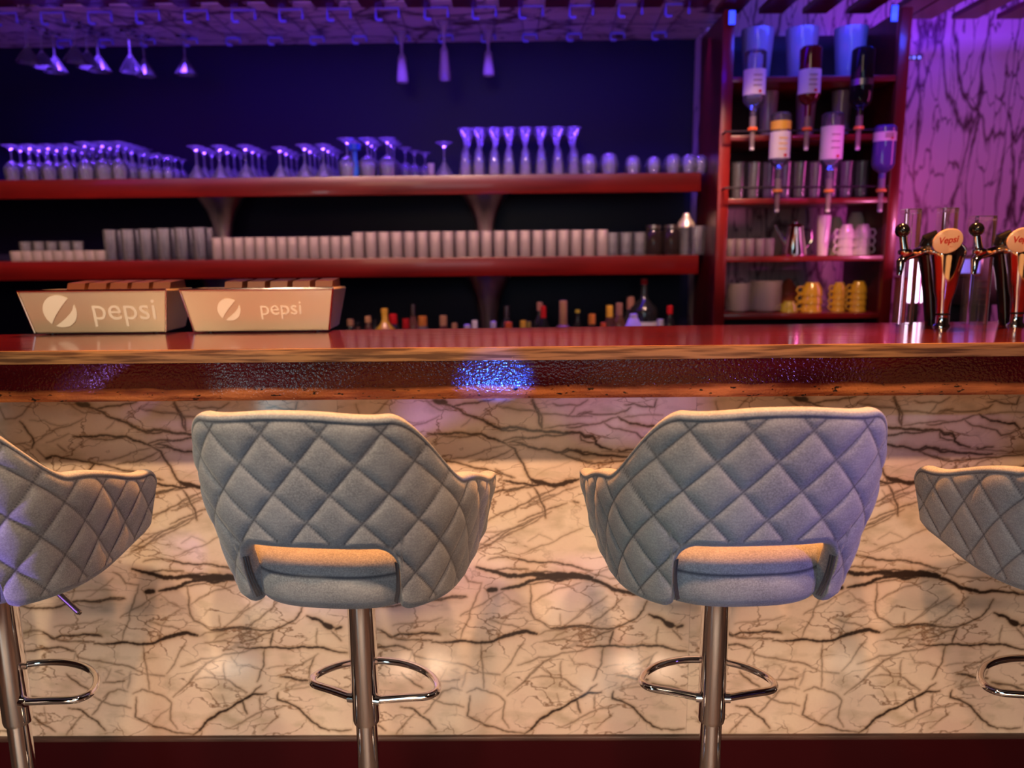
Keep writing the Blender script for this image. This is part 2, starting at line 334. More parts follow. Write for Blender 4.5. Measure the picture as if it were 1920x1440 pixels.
inbar(MB().box(-3.0, 3.0, 1.740, 1.765, .106, .117, .002).build('skirting_trim', M['skirt_trim'], bar))
# marble slab: veins traced as polylines (crop x, crop y), width mm, darkness
P = .829; X0 = at(1292.5, 1180, 1.75).x - P; Z0, Z1 = .117, 1.045
V = []
def crop(k, ox, oy, sc, rows):
    for r in rows:
        wd, dk = r[0], r[1]; pts = []
        for i in range(2, len(r), 2):
            q = at(ox+r[i]/sc, oy+r[i+1]/sc, 1.75); pts.append((q.x - X0 - k*P, q.z))
        V.append((wd, dk, pts))
crop(-1, 0, 740, 4.8, [
 (2,.6,0,110,50,220,140,215,290,70),(3.5,.9,180,240,230,300,300,400,310,430,290,480),(2,.6,310,430,400,370,500,310,620,280,750,215),
 (1.5,.5,270,230,400,230,520,280,620,265),(2,.5,0,480,120,450,230,440,300,480),(1.5,.5,20,560,150,520,290,485),(2,.7,330,490,420,570),
 (3.5,.9,420,570,470,550,600,575,740,600,860,620,1000,650,1200,690,1300,720,1450,770),(6,.9,410,575,460,560),(4,.95,745,720,850,625),(2,.7,620,750,750,720),
 (5,.95,660,375,760,375,900,365,1000,370,1140,375,1200,410,1300,440,1360,460),(2.5,.8,770,385,900,400,1050,395,1150,380),
 (2,.6,620,70,690,130,760,165,900,170),(4,.9,680,75,760,90,860,130,960,190,1100,240,1200,290,1320,345,1470,330,1560,350,1650,355),
 (11,.95,690,78,800,95),(3.5,.9,870,130,930,115,1080,100,1230,65),(3.5,.85,1570,60,1620,150,1670,230,1680,330),(2,.6,1250,125,1400,150,1700,190),
 (2,.5,1110,225,1230,140,1340,70),(4,.88,1360,460,1450,510,1500,600,1560,700,1620,790,1640,840),(4,.85,1640,850,1700,930,1760,1050,1775,1130),
 (2.5,.7,1360,460,1480,430,1640,415),(3,.8,1400,470,1550,480,1660,520),(2,.6,1360,480,1250,500,1100,560,900,600),
 (2.5,.7,1440,510,1330,560,1190,610,1150,605,1050,630),(3,.8,1290,690,1370,740,1470,770),(5,.95,1370,795,1500,820,1640,840,1750,830),
 (3.5,.8,1385,905,1500,875,1640,850),(2.5,.7,1380,1115,1500,1050,1600,990,1700,940,1780,900),(2.5,.7,1780,1090,1600,1170,1450,1230,1300,1310,1180,1390),
 (2,.7,1820,1070,1590,1210,1400,1320),(1.5,.5,600,530,700,470,800,400),(2.5,.7,520,450,600,510),(1.5,.5,420,430,620,350),(1.5,.4,0,330,60,400,130,440),
 (2.5,.55,180,660,300,630,450,700,600,740),(2,.5,600,740,680,640),(2,.45,300,760,400,700,520,680)])
crop(0, 790, 740, 6, [
 (4,.85,1240,55,1290,170,1325,250,1330,330,1360,380),(5.5,.95,460,210,620,255,750,325,900,385,1070,365,1200,400,1400,420,1600,435,1780,425,1830,460,1920,450),
 (4,.85,920,520,1100,480,1280,485,1400,455,1500,465,1650,440,1780,430),(4.5,.9,1000,530,1130,550,1280,605,1400,610,1570,650,1650,610,1780,630,1810,650,1920,655),
 (3,.85,1570,650,1740,720,1920,755),(2.5,.7,860,125,1150,175,1500,215,1700,245,1920,245),(2.5,.7,1480,100,1560,125,1750,125,1870,60),(2,.6,1740,130,1660,230),
 (3,.7,1740,240,1830,200,1920,195),(2.5,.7,1380,380,1500,360,1650,345,1780,325,1920,330),(9,.97,1220,940,1290,980,1400,1000,1520,1020,1650,980,1770,950),
 (4,.85,770,1120,880,1080,1060,1055,1210,1020),(2.5,.75,740,1425,900,1330,1100,1250,1300,1140,1500,1060,1700,990),(2.5,.6,1120,1280,1400,1180,1600,1080,1770,1030),
 (3,.7,1090,1435,1250,1360,1400,1300,1640,1220),(3,.8,1700,1195,1770,1215),(1,.3,1280,920,1500,820,1700,740),(1.5,.5,450,360,560,260)])
crop(0, 790, 960, 6, [
 (9,1,620,620,780,660,970,720,1120,720,1350,700,1450,720),(14,1,1390,710,1550,710,1750,715,1920,740),(7,1,900,870,980,855,1100,835,1220,775,1400,745,1540,775,1700,745),
 (11,1,745,882,835,872),(4,.9,1000,510,1100,530,1200,560,1430,560,1600,590,1750,620,1920,660),(3,.7,750,540,900,510,1000,510),(3,.85,820,650,960,630,1200,645),
 (4,.85,1250,670,1400,670,1550,690),(2.5,.7,400,655,480,700,530,780,680,795),(2.5,.65,680,795,620,950,550,1110,540,1200,470,1320,440,1430),
 (2,.6,940,880,700,1030,540,1110,440,1170),(1.5,.5,900,900,1000,990,1130,1060,1190,1070),(3,.75,1220,800,1240,950,1230,1080,1270,1200,1400,1270,1450,1310),
 (2.5,.55,1250,1020,1350,950,1500,880,1680,840,1800,790),(4.5,.92,1450,1310,1570,1305,1700,1280,1850,1280,1920,1295),(7,1,820,1440,950,1390,1080,1355,1180,1335,1300,1370),
 (4,.9,0,990,200,980,350,945,500,945),(5,.95,0,1350,100,1365,200,1370),(2,.55,1610,1280,1750,1170,1920,1020),(1.5,.6,1560,1150,1565,1300),(1.5,.5,1140,1060,1000,1160,900,1260),
 (2.5,.65,780,1215,900,1260,1020,1270,1130,1325),(2,.55,900,1260,870,1400),(2,.55,1100,480,1300,400,1500,330,1650,250,1810,185),(1.5,.4,1200,330,1320,250,1480,320),
 (3,.7,600,360,750,380,900,270,1100,160,1400,40),(2,.6,700,230,1000,190,1130,150),(3,.65,620,420,800,350,1020,240),(2,.5,780,270,900,260,1000,200)])
crop(-1, 0, 1080, 4.8, [
 (4,.9,160,265,280,290,420,290,600,250,880,235,1000,210,1130,205),(4.5,.95,480,560,560,535,750,525,920,545),(3,.8,480,565,620,590,850,590),(5,.9,380,500,490,570),
 (5,.5,200,520,300,490,380,500),(6,1,850,610,1000,610,1200,605,1300,610,1400,600,1500,560,1600,530,1680,515,1780,540),(4.5,.85,200,680,400,650,550,640,680,680),
 (2.5,.7,680,680,700,730,830,760,960,780,1150,810,1320,885),(2,.7,1290,625,1300,740,1330,880,1345,1030),(2.5,.6,1500,880,1600,730,1670,620),(4,.5,1330,880,1480,900),
 (3.5,.88,600,880,650,930,730,985,800,1020),(3,.8,930,960,1120,945),(3,.8,260,1075,430,1105),(4,.92,620,1190,740,1210,800,1265,880,1310,950,1390),(3,.7,840,1080,920,1130,1000,1160,1180,1190),
 (3,.65,1000,1040,900,1160,830,1250),(2.5,.65,740,1250,600,1430),(2.5,.65,1150,1040,1060,1020,980,1050,930,1100),(2.5,.7,1200,1060,1280,1020,1450,1070,1545,1140,1535,1290,1600,1380),
 (3.5,.82,1230,1090,1220,1270,1380,1350,1550,1400,1740,1425),(2,.7,1560,1090,1700,960,1800,840,1900,770),(5,.95,1740,1430,1870,1300,1920,1280),(3.5,.82,270,1240,350,1310,500,1400),
 (2,.55,400,1180,420,1300),(1.5,.5,1370,1340,1450,1240,1540,1180),(1,.4,190,400,320,460),(2.5,.5,490,460,700,430,920,390),(1.5,.5,500,130,850,130,1050,130),(1.5,.5,780,190,1020,20),
 (1.5,.5,640,230,670,60),(2,.5,400,690,410,800),(2,.45,680,680,650,800),(2,.5,1000,840,950,960),(4,.35,1180,860,1150,1010),(2,.5,1100,850,1040,860,1120,890)])
crop(-1, 340, 1100, 5.333, [
 (3.5,.88,300,440,420,440,540,410,700,430,800,440,930,430,1140,330,1200,250,1230,160),(5,.97,570,605,750,615,880,605,1050,615,1200,600,1350,605,1500,635,1660,660),
 (7,1,1260,295,1390,340,1440,380,1530,410),(13,1,1420,370,1500,405),(6,.95,1545,425,1600,405),(2.5,.8,1500,440,1600,540),(4,.85,920,450,895,590),(3,.8,835,620,830,780,760,950),
 (2,.6,1360,420,1350,500,1360,600),(5.5,1,180,1430,270,1330,380,1260,500,1210,640,1120,720,1075,850,1070),(3,.85,690,1080,800,990),(4,.85,600,1120,660,1270),(2,.7,790,1090,790,1230),
 (4.5,.97,970,1060,965,1130,1150,1200,1250,1290,1380,1400,1480,1440),(3,.6,440,1420,700,1300,850,1230,1050,1190),(5,.92,990,900,1100,910,1300,945),(5,.8,1340,980,1450,1000,1680,1060),
 (3,.6,0,800,200,720,420,680,600,660,720,620),(2.5,.65,0,1030,150,880,250,770,420,680),(3,.75,440,920,540,990,660,1060),(2.5,.6,140,930,300,910,440,925,430,760),(2,.6,240,830,350,910),
 (2,.6,440,400,600,280,830,110),(3,.65,640,430,800,310,980,140),(3,.75,620,560,780,500,930,440),(3,.75,1340,690,1290,800,1275,910),(4,.5,1370,670,1200,780,1050,830),
 (2,.5,850,820,1050,790,1180,790),(2,.5,500,700,560,790,680,780,780,820),(2,.5,570,1440,580,1360),(2,.5,820,1440,980,1280),(3,.85,1480,1430,1700,1430),(2,.6,180,500,250,460,440,440),
 (3,.6,240,560,450,540,560,560),(2,.5,300,560,440,460),(2,.5,430,530,700,440),(8,.3,440,640,600,560),(2,.5,1050,1040,1280,1000),(2,.5,410,1080,460,1200),(6,.3,1000,1030,1280,960)])
crop(1, 1660, 740, 7.2, [
 (3,.75,550,400,700,400,850,375,1060,325,1260,265),(3,.75,700,260,850,210,1230,225,1400,170,1450,130),(4.5,.97,1260,260,1310,300,1420,350,1580,380,1740,385,1810,460),
 (3,.85,1070,340,1150,405,1350,450,1500,480,1560,550,1790,480),(5,.97,730,490,790,540,900,520,940,590,930,630,1000,675,1140,710),(3,.85,730,490,740,580,920,620),
 (4,.85,1230,715,1260,735,1450,705),(4.5,.93,450,765,560,715,680,735,740,770,950,780,1200,795,1440,800),(3,.85,450,770,650,850,850,900,1050,885,1450,850,1870,800),
 (2,.6,1310,280,1500,250,1872,240),(3,.8,1370,100,1500,85,1770,130,1810,30),(1.5,.5,700,1000,870,900),(1.5,.5,860,1030,1050,900),(2,.6,1180,980,1330,890,1470,850),
 (5,.92,1200,1090,1400,1080,1600,1060,1870,960),(16,1,1500,1090,1700,1130,1870,1180),(2,.65,1000,730,1200,740,1500,760,1872,755)])
crop(1, 1620, 840, 2.4, [(8,1,0,570,200,575,330,580,420,620,520,650,720,660),(3,.8,0,610,150,590),(2.5,.6,170,510,300,540,420,580,600,590),(4,.35,360,560,460,510),(2,.6,80,190,140,260,145,300),(5,.5,60,260,200,200)])
def slab():
    step = .0021; nx = int(P/step); nz = int((Z1-Z0)/step)
    us = np.linspace(0, P, nx+1); zs = np.linspace(Z0, Z1, nz+1)
    dark = np.zeros((nz+1, nx+1)); halo = np.zeros_like(dark)
    rng = random.Random(3)
    for wd, dk, pts in V:
        # roughen the line by midpoint displacement
        for it in range(3):
            q = [pts[0]]
            for a, b2 in zip(pts, pts[1:]):
                d = math.hypot(b2[0]-a[0], b2[1]-a[1]); j = d*.07
                q += [((a[0]+b2[0])/2+rng.uniform(-j, j), (a[1]+b2[1])/2+rng.uniform(-j, j)), b2]
            pts = q
        n = len(pts)-1
        for sh in (-P, 0, P):
            if max(p[0] for p in pts)+sh < -.02 or min(p[0] for p in pts)+sh > P+.02: continue
            if sh and sum(0 <= p[0] <= P for p in pts) > len(pts)*.5: continue
            for i, (a, b2) in enumerate(zip(pts, pts[1:])):
                ax, ay, bx, by = a[0]+sh, a[1], b2[0]+sh, b2[1]
                tpr = min(1, .45+min(i, n-i)/max(n, 1)*3)*rng.uniform(.75, 1.2)
                hw = wd*.00056*tpr; R = hw*4+.006
                i0 = int((min(ax, bx)-R)/step); i1 = int((max(ax, bx)+R)/step)+2; j0 = int((min(ay, by)-R-Z0)/step); j1 = int((max(ay, by)+R-Z0)/step)+2
                i0 = max(i0, 0); j0 = max(j0, 0); i1 = min(i1, nx+1); j1 = min(j1, nz+1)
                if i0 >= i1 or j0 >= j1: continue
                X, Z = np.meshgrid(us[i0:i1], zs[j0:j1]); dx, dy = bx-ax, by-ay; l2 = dx*dx+dy*dy+1e-12
                t = np.clip(((X-ax)*dx+(Z-ay)*dy)/l2, 0, 1); d = np.hypot(X-ax-t*dx, Z-ay-t*dy)
                core = dk*1/(1+np.exp((d-hw)/.00055)); hal = dk*.8*np.exp(-(d/(hw*1.6+.0028))**2)
                dark[j0:j1, i0:i1] = np.maximum(dark[j0:j1, i0:i1], core); halo[j0:j1, i0:i1] = np.maximum(halo[j0:j1, i0:i1], hal)
    X, Z = np.meshgrid(us, zs); co = np.stack([X, np.zeros_like(X), Z], -1).reshape(-1, 3)
    idx = np.arange((nx+1)*(nz+1)).reshape(nz+1, nx+1)
    F = np.stack([idx[:-1, :-1], idx[:-1, 1:], idx[1:, 1:], idx[1:, :-1]], -1).reshape(-1, 4)
    # a backing so that the slab has thickness
    k = len(co); ex = np.array([(0, .014, Z0), (P, .014, Z0), (P, .014, Z1), (0, .014, Z1)])
    co = np.vstack([co, ex]); fl = F.tolist() + [[k, k+3, k+2, k+1], list(idx[:, 0]) + [k+3, k], list(idx[::-1, -1]) + [k+1, k+2], [k, k+1] + list(idx[0, ::-1]), [k+3] + list(idx[-1, :]) + [k+2]]
    me = bpy.data.meshes.new('marble_panel'); me.from_pydata(co.tolist(), [], fl)
    for nm, arr in (('vein', dark), ('halo', halo)):
        a = me.attributes.new(nm, 'FLOAT', 'POINT'); v = np.zeros(len(co), dtype=np.float32); v[:k] = arr.reshape(-1); a.data.foreach_set('value', v)
    me.materials.append(M['marble']); return me
me = slab()
for k in range(-2, 3):
    o = link('marble_panel', me, bar, (X0+k*P+.0006*k, 0, 0))
# ---------------------------------------------------------------- stools
def shell_mesh():
    W, D, AF, n = .234, .225, .165, 3.0
    # unit plan, half
    ph = np.linspace(-PI/2, 0, 1500); cx = np.abs(np.cos(ph))**(2/n)*W; cy = -np.abs(np.sin(ph))**(2/n)*D
    hx = np.concatenate([cx, np.full(500, W)]); hy = np.concatenate([cy, np.linspace(0.0003, AF, 500)])
    q_ = np.clip((hy+.16)/.32, 0, 1); hx = hx*(1+.065*q_*q_*(3-2*q_))
    sl = np.concatenate([[0], np.cumsum(np.hypot(np.diff(hx), np.diff(hy)))]); Lh = sl[-1]
    def sm(a, b2, x): t = np.clip((x-a)/(b2-a), 0, 1); return t*t*(3-2*t)
    s = np.unique(np.concatenate([np.linspace(0, Lh-.03, 165), Lh-.03+.03*np.sin(np.linspace(0, PI/2, 12)), np.linspace(.125, .187, 40)]))
    s = np.concatenate([-s[::-1][:-1], s]); sa_ = np.abs(s)
    ht = 1.081 - .008*sm(.02, .14, sa_) - .128*sm(.148, .285, sa_) - .066*sm(.26, .52, sa_)
    er = .042; te = np.clip((sa_-(Lh-er))/er, 0, 1); tb = np.clip((sa_-(Lh-.022))/.022, 0, 1); ht = ht - er*(1-np.sqrt(1-te**2*.999))
    leg = .718 - .006*sm(.20, .36, sa_)
    so, sw = .149, .020                      # opening half width at the leg, corner size
    tt = np.clip((sa_-(so-.045))/.045, 0, 1); arch = .843 - .052*(1-np.sqrt(np.maximum(0, 1-tt**2)))
    lk = np.clip((sa_-so)/.028, 0, 1); legr = leg + .022*(1-np.sqrt(np.maximum(0, 1-(1-lk)**2)))
    zb = np.where(sa_ < so, arch, legr)
    step_ = sm(so-.001, so+.006, sa_); zb = np.where(sa_ < so, arch, (1-step_)*.79+step_*legr)
    zb = zb + .020*sm(.38, .55, sa_) + .022*(1-np.sqrt(1-tb**2*.999))
    T0 = .034; tr = np.clip((sa_-(Lh-.014))/.014, 0, 1); T = T0*np.sqrt(1-tr**2*.995)
    NO, NC, NI = 96, 8, 26
    cols = []; seam = []; cols_seam = []
    px = np.interp(sa_, sl, hx)*np.sign(s+1e-12); py = np.interp(sa_, sl, hy)
    def plan(z, x=px, y=py):
        k = sm(.68, .95, z); fx = .84+.17*k; fy = .80+.49*np.clip((z-.70)/.37, 0, 1.1)
        return x*fx, np.where(y < 0, y*fy, y)
    # numeric normals at mid height
    dx = np.gradient(px, s); dy = np.gradient(py, s); l = np.hypot(dx, dy); nx_, ny_ = dy/l, -dx/l
    rows = []
    r = T/2; rc = r*.55
    def add(o, z, disp=0, sm_=0): 
        X, Y = plan(z); rows.append(np.stack([X - nx_*(o-disp), Y - ny_*(o-disp), z], -1)); seam.append(np.broadcast_to(sm_, s.shape).copy())
    qa, qb = .089, .101; perp = qa*qb/math.hypot(qa, qb)
    for i in range(NO):
        f = i/(NO-1); z = (zb+r)*(1-f) + (ht-rc)*f
        u = s/qa + (z-.845)/qb + .5; v = s/qa - (z-.845)/qb + .5
        d = np.minimum(np.abs(u-np.round(u)), np.abs(v-np.round(v)))*perp
        de = np.abs((ht-.0125)-z); inside = sm(-.001, .003, (ht-.0125)-z)
        dd = np.where(inside > .5, np.minimum(d, de), de)
        du = np.abs(u-np.round(u))*perp; dv = np.abs(v-np.round(v))*perp; q1 = lambda x: 1-np.exp(-(x/.0085)**1.15)
        pil = .0058*q1(du)*q1(dv)*np.where(inside > .5, q1(de), 1) - .0025; pil = np.where(inside > .5, pil, .0058*q1(de)-.0025)
        thread = np.maximum(.85*np.exp(-(d/.0014)**2)*inside, .9*np.exp(-(de/.0014)**2))
        # piping fold round the opening and legs
        dl = np.abs(z-(zb+.012)); fold = .8*np.exp(-(dl/.0016)**2)*np.where((sa_ < so+.05), 1, 0)*0
        add(0*r, z, pil*np.clip((T/T0)**2, 0, 1), np.maximum(thread, fold))
    for i in range(1, NC):
        a = PI*i/NC; add(r-r*np.cos(a), ht-rc+rc*np.sin(a))
    for i in range(NI):
        f = i/(NI-1); z = (ht-rc)*(1-f) + (zb+r)*f; add(T, z)
    for i in range(1, NC):
        a = PI*i/NC; add(r+r*np.cos(a), zb+r-r*np.sin(a))
    A = np.array(rows); K, N = A.shape[:2]
    idx = np.arange(K*N).reshape(K, N); nxt = np.roll(idx, -1, 0)
    F = np.stack([idx[:, :-1], nxt[:, :-1], nxt[:, 1:], idx[:, 1:]], -1).reshape(-1, 4).tolist()
    F.append(list(idx[:, 0])[::1]); F.append(list(idx[::-1, -1]))
    me = bpy.data.meshes.new('backrest_shell'); me.from_pydata(A.reshape(-1, 3).tolist(), [], F)
    a = me.attributes.new('seam', 'FLOAT', 'POINT'); a.data.foreach_set('value', np.array(seam, dtype=np.float32).reshape(-1))
    b2 = bmesh.new(); b2.from_mesh(me); bmesh.ops.recalc_face_normals(b2, faces=b2.faces); b2.to_mesh(me); b2.free()
    me.polygons.foreach_set('use_smooth', [True]*len(me.polygons)); me.materials.append(M['velvet']); return me
def seat_mesh():
    prof = [(0, .717), (.80, .717), (.93, .724), (.985, .740), (1.0, .760), (.996, .779), (.985, .7835), (.990, .788), (.975, .799), (.93, .808), (.82, .815), (.6, .820), (.3, .823), (0, .824)]
    seg = 96; V_, F_, S_ = [], [], []
    for r, z in prof:
        for i in range(seg):
            t = 2*PI*i/seg; c_, s_ = math.cos(t), math.sin(t); x = abs(c_)**(2/2.8)*math.copysign(.172, c_); y = abs(s_)**(2/2.6)*(.215 if s_ > 0 else -.188)
            V_.append((x*max(r, 1e-4), y*max(r, 1e-4), z)); S_.append(.9 if abs(z-.7835) < 1e-4 else 0)
    for k in range(len(prof)-1):
        for i in range(seg): j = (i+1) % seg; F_.append((k*seg+i, k*seg+j, (k+1)*seg+j, (k+1)*seg+i))
    me = bpy.data.meshes.new('seat_cushion'); me.from_pydata(V_, [], F_); a = me.attributes.new('seam', 'FLOAT', 'POINT'); a.data.foreach_set('value', S_)
    me.polygons.foreach_set('use_smooth', [True]*len(me.polygons)); me.materials.append(M['velvet']); return me
def make_stool():
    t = empty('bar_stool')
    sh = link('backrest_shell', shell_mesh(), t); link('seat_cushion', seat_mesh(), t)
    # stitched piping down both edges of the opening
    for sg in (-1, 1):
        for off in (0, .0030, .0060):
            pts = []
            for k in range(11):
                z = .738 + .078*k/10; sc_ = .84+.17*(lambda q: q*q*(3-2*q))(min(1, (z-.68)/.27)); bow = .004*math.sin(k/10*PI)
                pts.append((sg*(.1425*sc_ - off*.9 - .002 + bow), -.203*(.80+.49*(z-.70)/.37) + off, z))
            MB().tube(pts, .0013, 6).build('edge_piping', M['stitch'], t)
    MB().lathe([(0, .700), (.060, .700), (.085, .706), (.085, .722), (0, .722)], 32).build('swivel_plate', M['dark'], t)
    MB().lathe([(0, .715), (.0262, .715), (.0262, .412), (.0245, .404), (0, .404)], 40).build('outer_column', M['chrome'], t)
    MB().lathe([(0, .41), (.0205, .41), (.0205, .045), (0, .045)], 40).build('inner_column', M['chrome'], t)
    MB().lathe([(.0, 0), (.20, 0), (.205, .004), (.20, .010), (.12, .020), (.045, .032), (.030, .050), (.0, .052)], 48).build('base_plate', M['chrome'], t)
    pts = [(-.026, -.006), (-.075, .010), (-.115, .022), (-.128, .036), (-.130, .052), (-.118, .078), (-.088, .108), (-.045, .128), (0, .134),
           (.045, .128), (.088, .108), (.118, .078), (.130, .052), (.128, .036), (.115, .022), (.075, .010), (.026, -.006)]
    pp = []
    for i in range(len(pts)-1):
        p0 = pts[max(i-1, 0)]; p1 = pts[i]; p2 = pts[i+1]; p3 = pts[min(i+2, len(pts)-1)]
        for k in range(5):
            u = k/5; f = lambda a, b2, c, d: .5*((2*b2)+(-a+c)*u+(2*a-5*b2+4*c-d)*u*u+(-a+3*b2-3*c+d)*u**3)
            pp.append((f(p0[0], p1[0], p2[0], p3[0]), f(p0[1], p1[1], p2[1], p3[1]), .455))
    pp.append((*pts[-1], .455))
    fr = MB().tube(pp, .0075, 12).build('footrest', M['chrome'], t)
    for sg in (-1, 1): MB().lathe([(0, -.006), (.010, -.006), (.010, .006), (0, .006)], 16, mtx=Matrix.Translation((sg*.0265, -.006, .455)) @ Matrix.Rotation(PI/2, 4, 'Y')).build('footrest_weld', M['chrome'], fr)
    lv = MB().tube([(.05, .02, .706), (.095, .003, .684), (.165, -.030, .646)], .0035, 8).build('height_lever', M['chrome'], t)
    MB().tube([(.108, -.003, .6773), (.162, -.0286, .6476)], .0052, 10).build('lever_grip', M['dull_steel'], lv)
    return t
stool = make_stool()
SL = [('grey velvet bar stool cut by the left edge, purplish arm and pole in view', -.992, 0, -14),
      ('complete grey velvet bar stool left of centre, lit blue-grey', -.306, -6.5, -4),
      ('complete grey velvet bar stool right of centre, greenish left side', .366, 3, -6),
      ('grey velvet bar stool cut by the right edge, left arm shown', 1.045, 3, 5)]
for i, (lb, x, rz, fr) in enumerate(SL):
    o = stool if i == 0 else copy_tree(stool)
    o.location = (x, 1.374, 0); o.rotation_euler.z = math.radians(rz)
    tag(o, lb, 'bar stool', 'quilted velvet bar stools along the bar')
    for ch in o.children:
        if i and ch.name.startswith('height_lever'): ch.rotation_euler.z = math.radians(75)
        if ch.name.startswith('footrest'): ch.rotation_euler.z = math.radians(fr)
# ---------------------------------------------------------------- garnish trays on the bar
def tray(pxl, pxr, yb, label, tsize, lx, lr, tx):
    A = onz(pxl, yb, ZT); B = onz(pxr, yb-(pxr-pxl)*.012, ZT); c_ = (A+B)/2; w2 = (B.x-A.x)/2
    ang = math.atan2(B.y-A.y, B.x-A.x)
    t = empty('garnish_tray', (c_.x, c_.y, ZT), ang); tag(t, label, 'garnish tray', 'steel garnish trays on the bar')
    h = .112; a = w2*.965; b2 = w2*1.075
    body = MB(); vs = [body.b.verts.new(p) for p in [(-a, 0, .004), (a, 0, .004), (b2, -.022, h), (-b2, -.022, h), (-a, .13, .004), (a, .13, .004), (b2, .155, h*.97), (-b2, .155, h*.97)]]
    for f in ((0, 1, 2, 3), (5, 4, 7, 6), (4, 0, 3, 7), (1, 5, 6, 2), (4, 5, 1, 0), (3, 2, 6, 7)): body.b.faces.new([vs[i] for i in f])
    bmesh.ops.bevel(body.b, geom=list(body.b.edges), offset=.003, segments=2, affect='EDGES')
    body.build('tray_body', M['steel'], t)
    MB().tube([(-b2, -.0235, h), (b2, -.0235, h)], .0028, 8).build('front_rim', M['chrome'], t)
    for sg in (-1, 1): MB().tube([(sg*a, -.001, .005), (sg*b2, -.0235, h)], .0022, 8).build('side_rim', M['chrome'], t)
    for sx_ in (-.8, .8):
        for y in (.02, .11): MB().lathe([(0, 0), (.008, 0), (.008, .005), (0, .005)], 12, (a*sx_, y, 0)).build('foot', M['black'], t)
    for k in range(5):
        xx = -b2+.115+(2*b2-.15)*k/4
        MB().prism([(.03, h*.98), (.04, h+.016), (.13, h+.020), (.14, h*.96)], 'x', xx-.022, xx+.022).build('compartment_lid', M['lid'], t)
    tl = math.atan2(.022, h-.004)                           # the front leans outward
    def onfront(x, u): z = .004+u*(h-.004); return (x, -.022*u-.0012, z)
    rot = (PI/2+tl, 0, 0)
    text_mesh('pepsi', tsize, M['etched'], t, onfront(tx, .53), rot, 'lettering')
    # round emblem: two crescents split by a slanting wave
    em = []
    R = lr
    def arcpts(a0, a1, k=20): return [(R*math.cos(a0+(a1-a0)*i/k), R*math.sin(a0+(a1-a0)*i/k)) for i in range(k+1)]
    up = arcpts(math.radians(52), math.radians(232)); lo = arcpts(math.radians(245), math.radians(385))
    w1 = [(R*(-.62+1.24*i/10)+0, R*(-.79+1.58*(i/10)**.8)) for i in range(1, 10)]
    w2_ = [(R*(.906-1.33*i/10), R*(.42-1.33*(i/10)**.62)) for i in range(1, 10)]
    for poly in (up+w1, lo+w2_):
        g = MB(); g.prism(poly, 'z', 0, .0006); g.build('emblem', M['etched'], t, onfront(lx, .52), rot)
    return t
tray(62, 316, 628, 'left steel garnish tray lettered on its front, nearest the left edge', .080, -.090, .042, .070)
tray(360, 622, 625, 'second steel garnish tray, lettered on its front, right of the first', .052, -.075, .029, .055)
# ---------------------------------------------------------------- beer taps on the right end of the bar
def tap(px, py, label, first):
    c_ = onz(px, py, ZT); Y0 = c_.y
    def Lc(x, y, dy=0): q = at(x+px-1765, y+py-612, Y0+dy) - c_; return Vector((q.x, q.y, q.z))
    t = empty('beer_tap', c_); tag(t, label, 'beer tap', 'chrome beer taps on the bar')
    H_ = Lc(1768, 462).z
    prof = [(0, 0), (.021, 0), (.021, .004), (.0155, .010), (.0155, .028), (.0165, .034), (.020, .07), (.026, H_*.45), (.034, H_*.7), (.042, H_*.88), (.045, H_*.95), (.042, H_), (.030, H_+.014), (0, H_+.018)]
    MB().lathe(prof, 40, sx=1, sy=.8).build('column', M['chrome'], t)
    MB().lathe([(.0160, 0), (.0172, .001), (.0172, .004), (.0160, .005)], 32, (0, 0, .030)).build('collar_ring', M['black'], t)
    # dark rear housing sweeping up behind the column
    q0, q1, q2, q3 = Lc(1748, 590, .05), Lc(1742, 520, .05), Lc(1738, 470, .05), Lc(1762, 440, .03)
    q0.z = .0
    MB().tube([q0, q1, q2, (q2+q3)/2+Vector((-.006, 0, .008)), q3], [.016, .018, .024, .024, .016], 20).build('rear_housing', M['black'], t)
    # faucet to the left
    f0, f1, f2 = Lc(1742, 466, .04), Lc(1722, 472, .0), Lc(1697, 480, -.03)
    fc = MB().tube([f0, f1, f2, f2+Vector((-.012, -.004, -.012)), f2+Vector((-.013, -.005, -.045))], [.014, .012, .011, .010, .006], 16).build('faucet', M['chrome'], t)
    MB().lathe([(0, 0), (.014, 0), (.017, .004), (.017, .010), (.012, .014), (0, .014)], 24, tuple(f2+Vector((0, 0, .004)))).build('faucet_nut', M['chrome'], fc)
    k = Lc(1692, 431, -.03)
    MB().tube([f2+Vector((0, 0, .01)), f2.lerp(k, .35), f2.lerp(k, .75)], [.011, .0095, .0085], 16).build('lever', M['chrome'], t)
    MB().lathe([(0, -.0175)]+[(.0175*math.cos(a), .0175*math.sin(a)) for a in np.linspace(-1.4, 1.4, 10)]+[(0, .0175)], 24, tuple(k)).build('lever_knob', M['black'], t)
    bp_ = Lc(1777, 451, -.036)
    mt = Matrix.Translation(bp_) @ Matrix.Rotation(math.radians(-22), 4, 'Y') @ Matrix.Rotation(PI/2, 4, 'X')
    bd = MB().lathe([(0, -.004), (.034, -.004), (.037, -.002), (.037, .002), (.034, .004), (0, .004)], 40, sx=1.0, sy=.78, mtx=mt).build('badge', M['badge'], t)
    tx = text_mesh('Vepsi', .022, M['redprint'], bd, bp_+Vector((-.002, -.0048, .002)), (PI/2, math.radians(-6), 0), 'badge_script', .3, .0004)
    text_mesh('---', .008, M['redprint'], bd, bp_+Vector((.006, -.0048, -.013)), (PI/2, math.radians(5), 0), 'badge_small_script', .3)
    return t
tap(1765, 613, 'chrome beer tap with cream oval badge, the left one of two', True)
tap(1904, 611, 'chrome beer tap with cream oval badge, cut by the right edge', False)
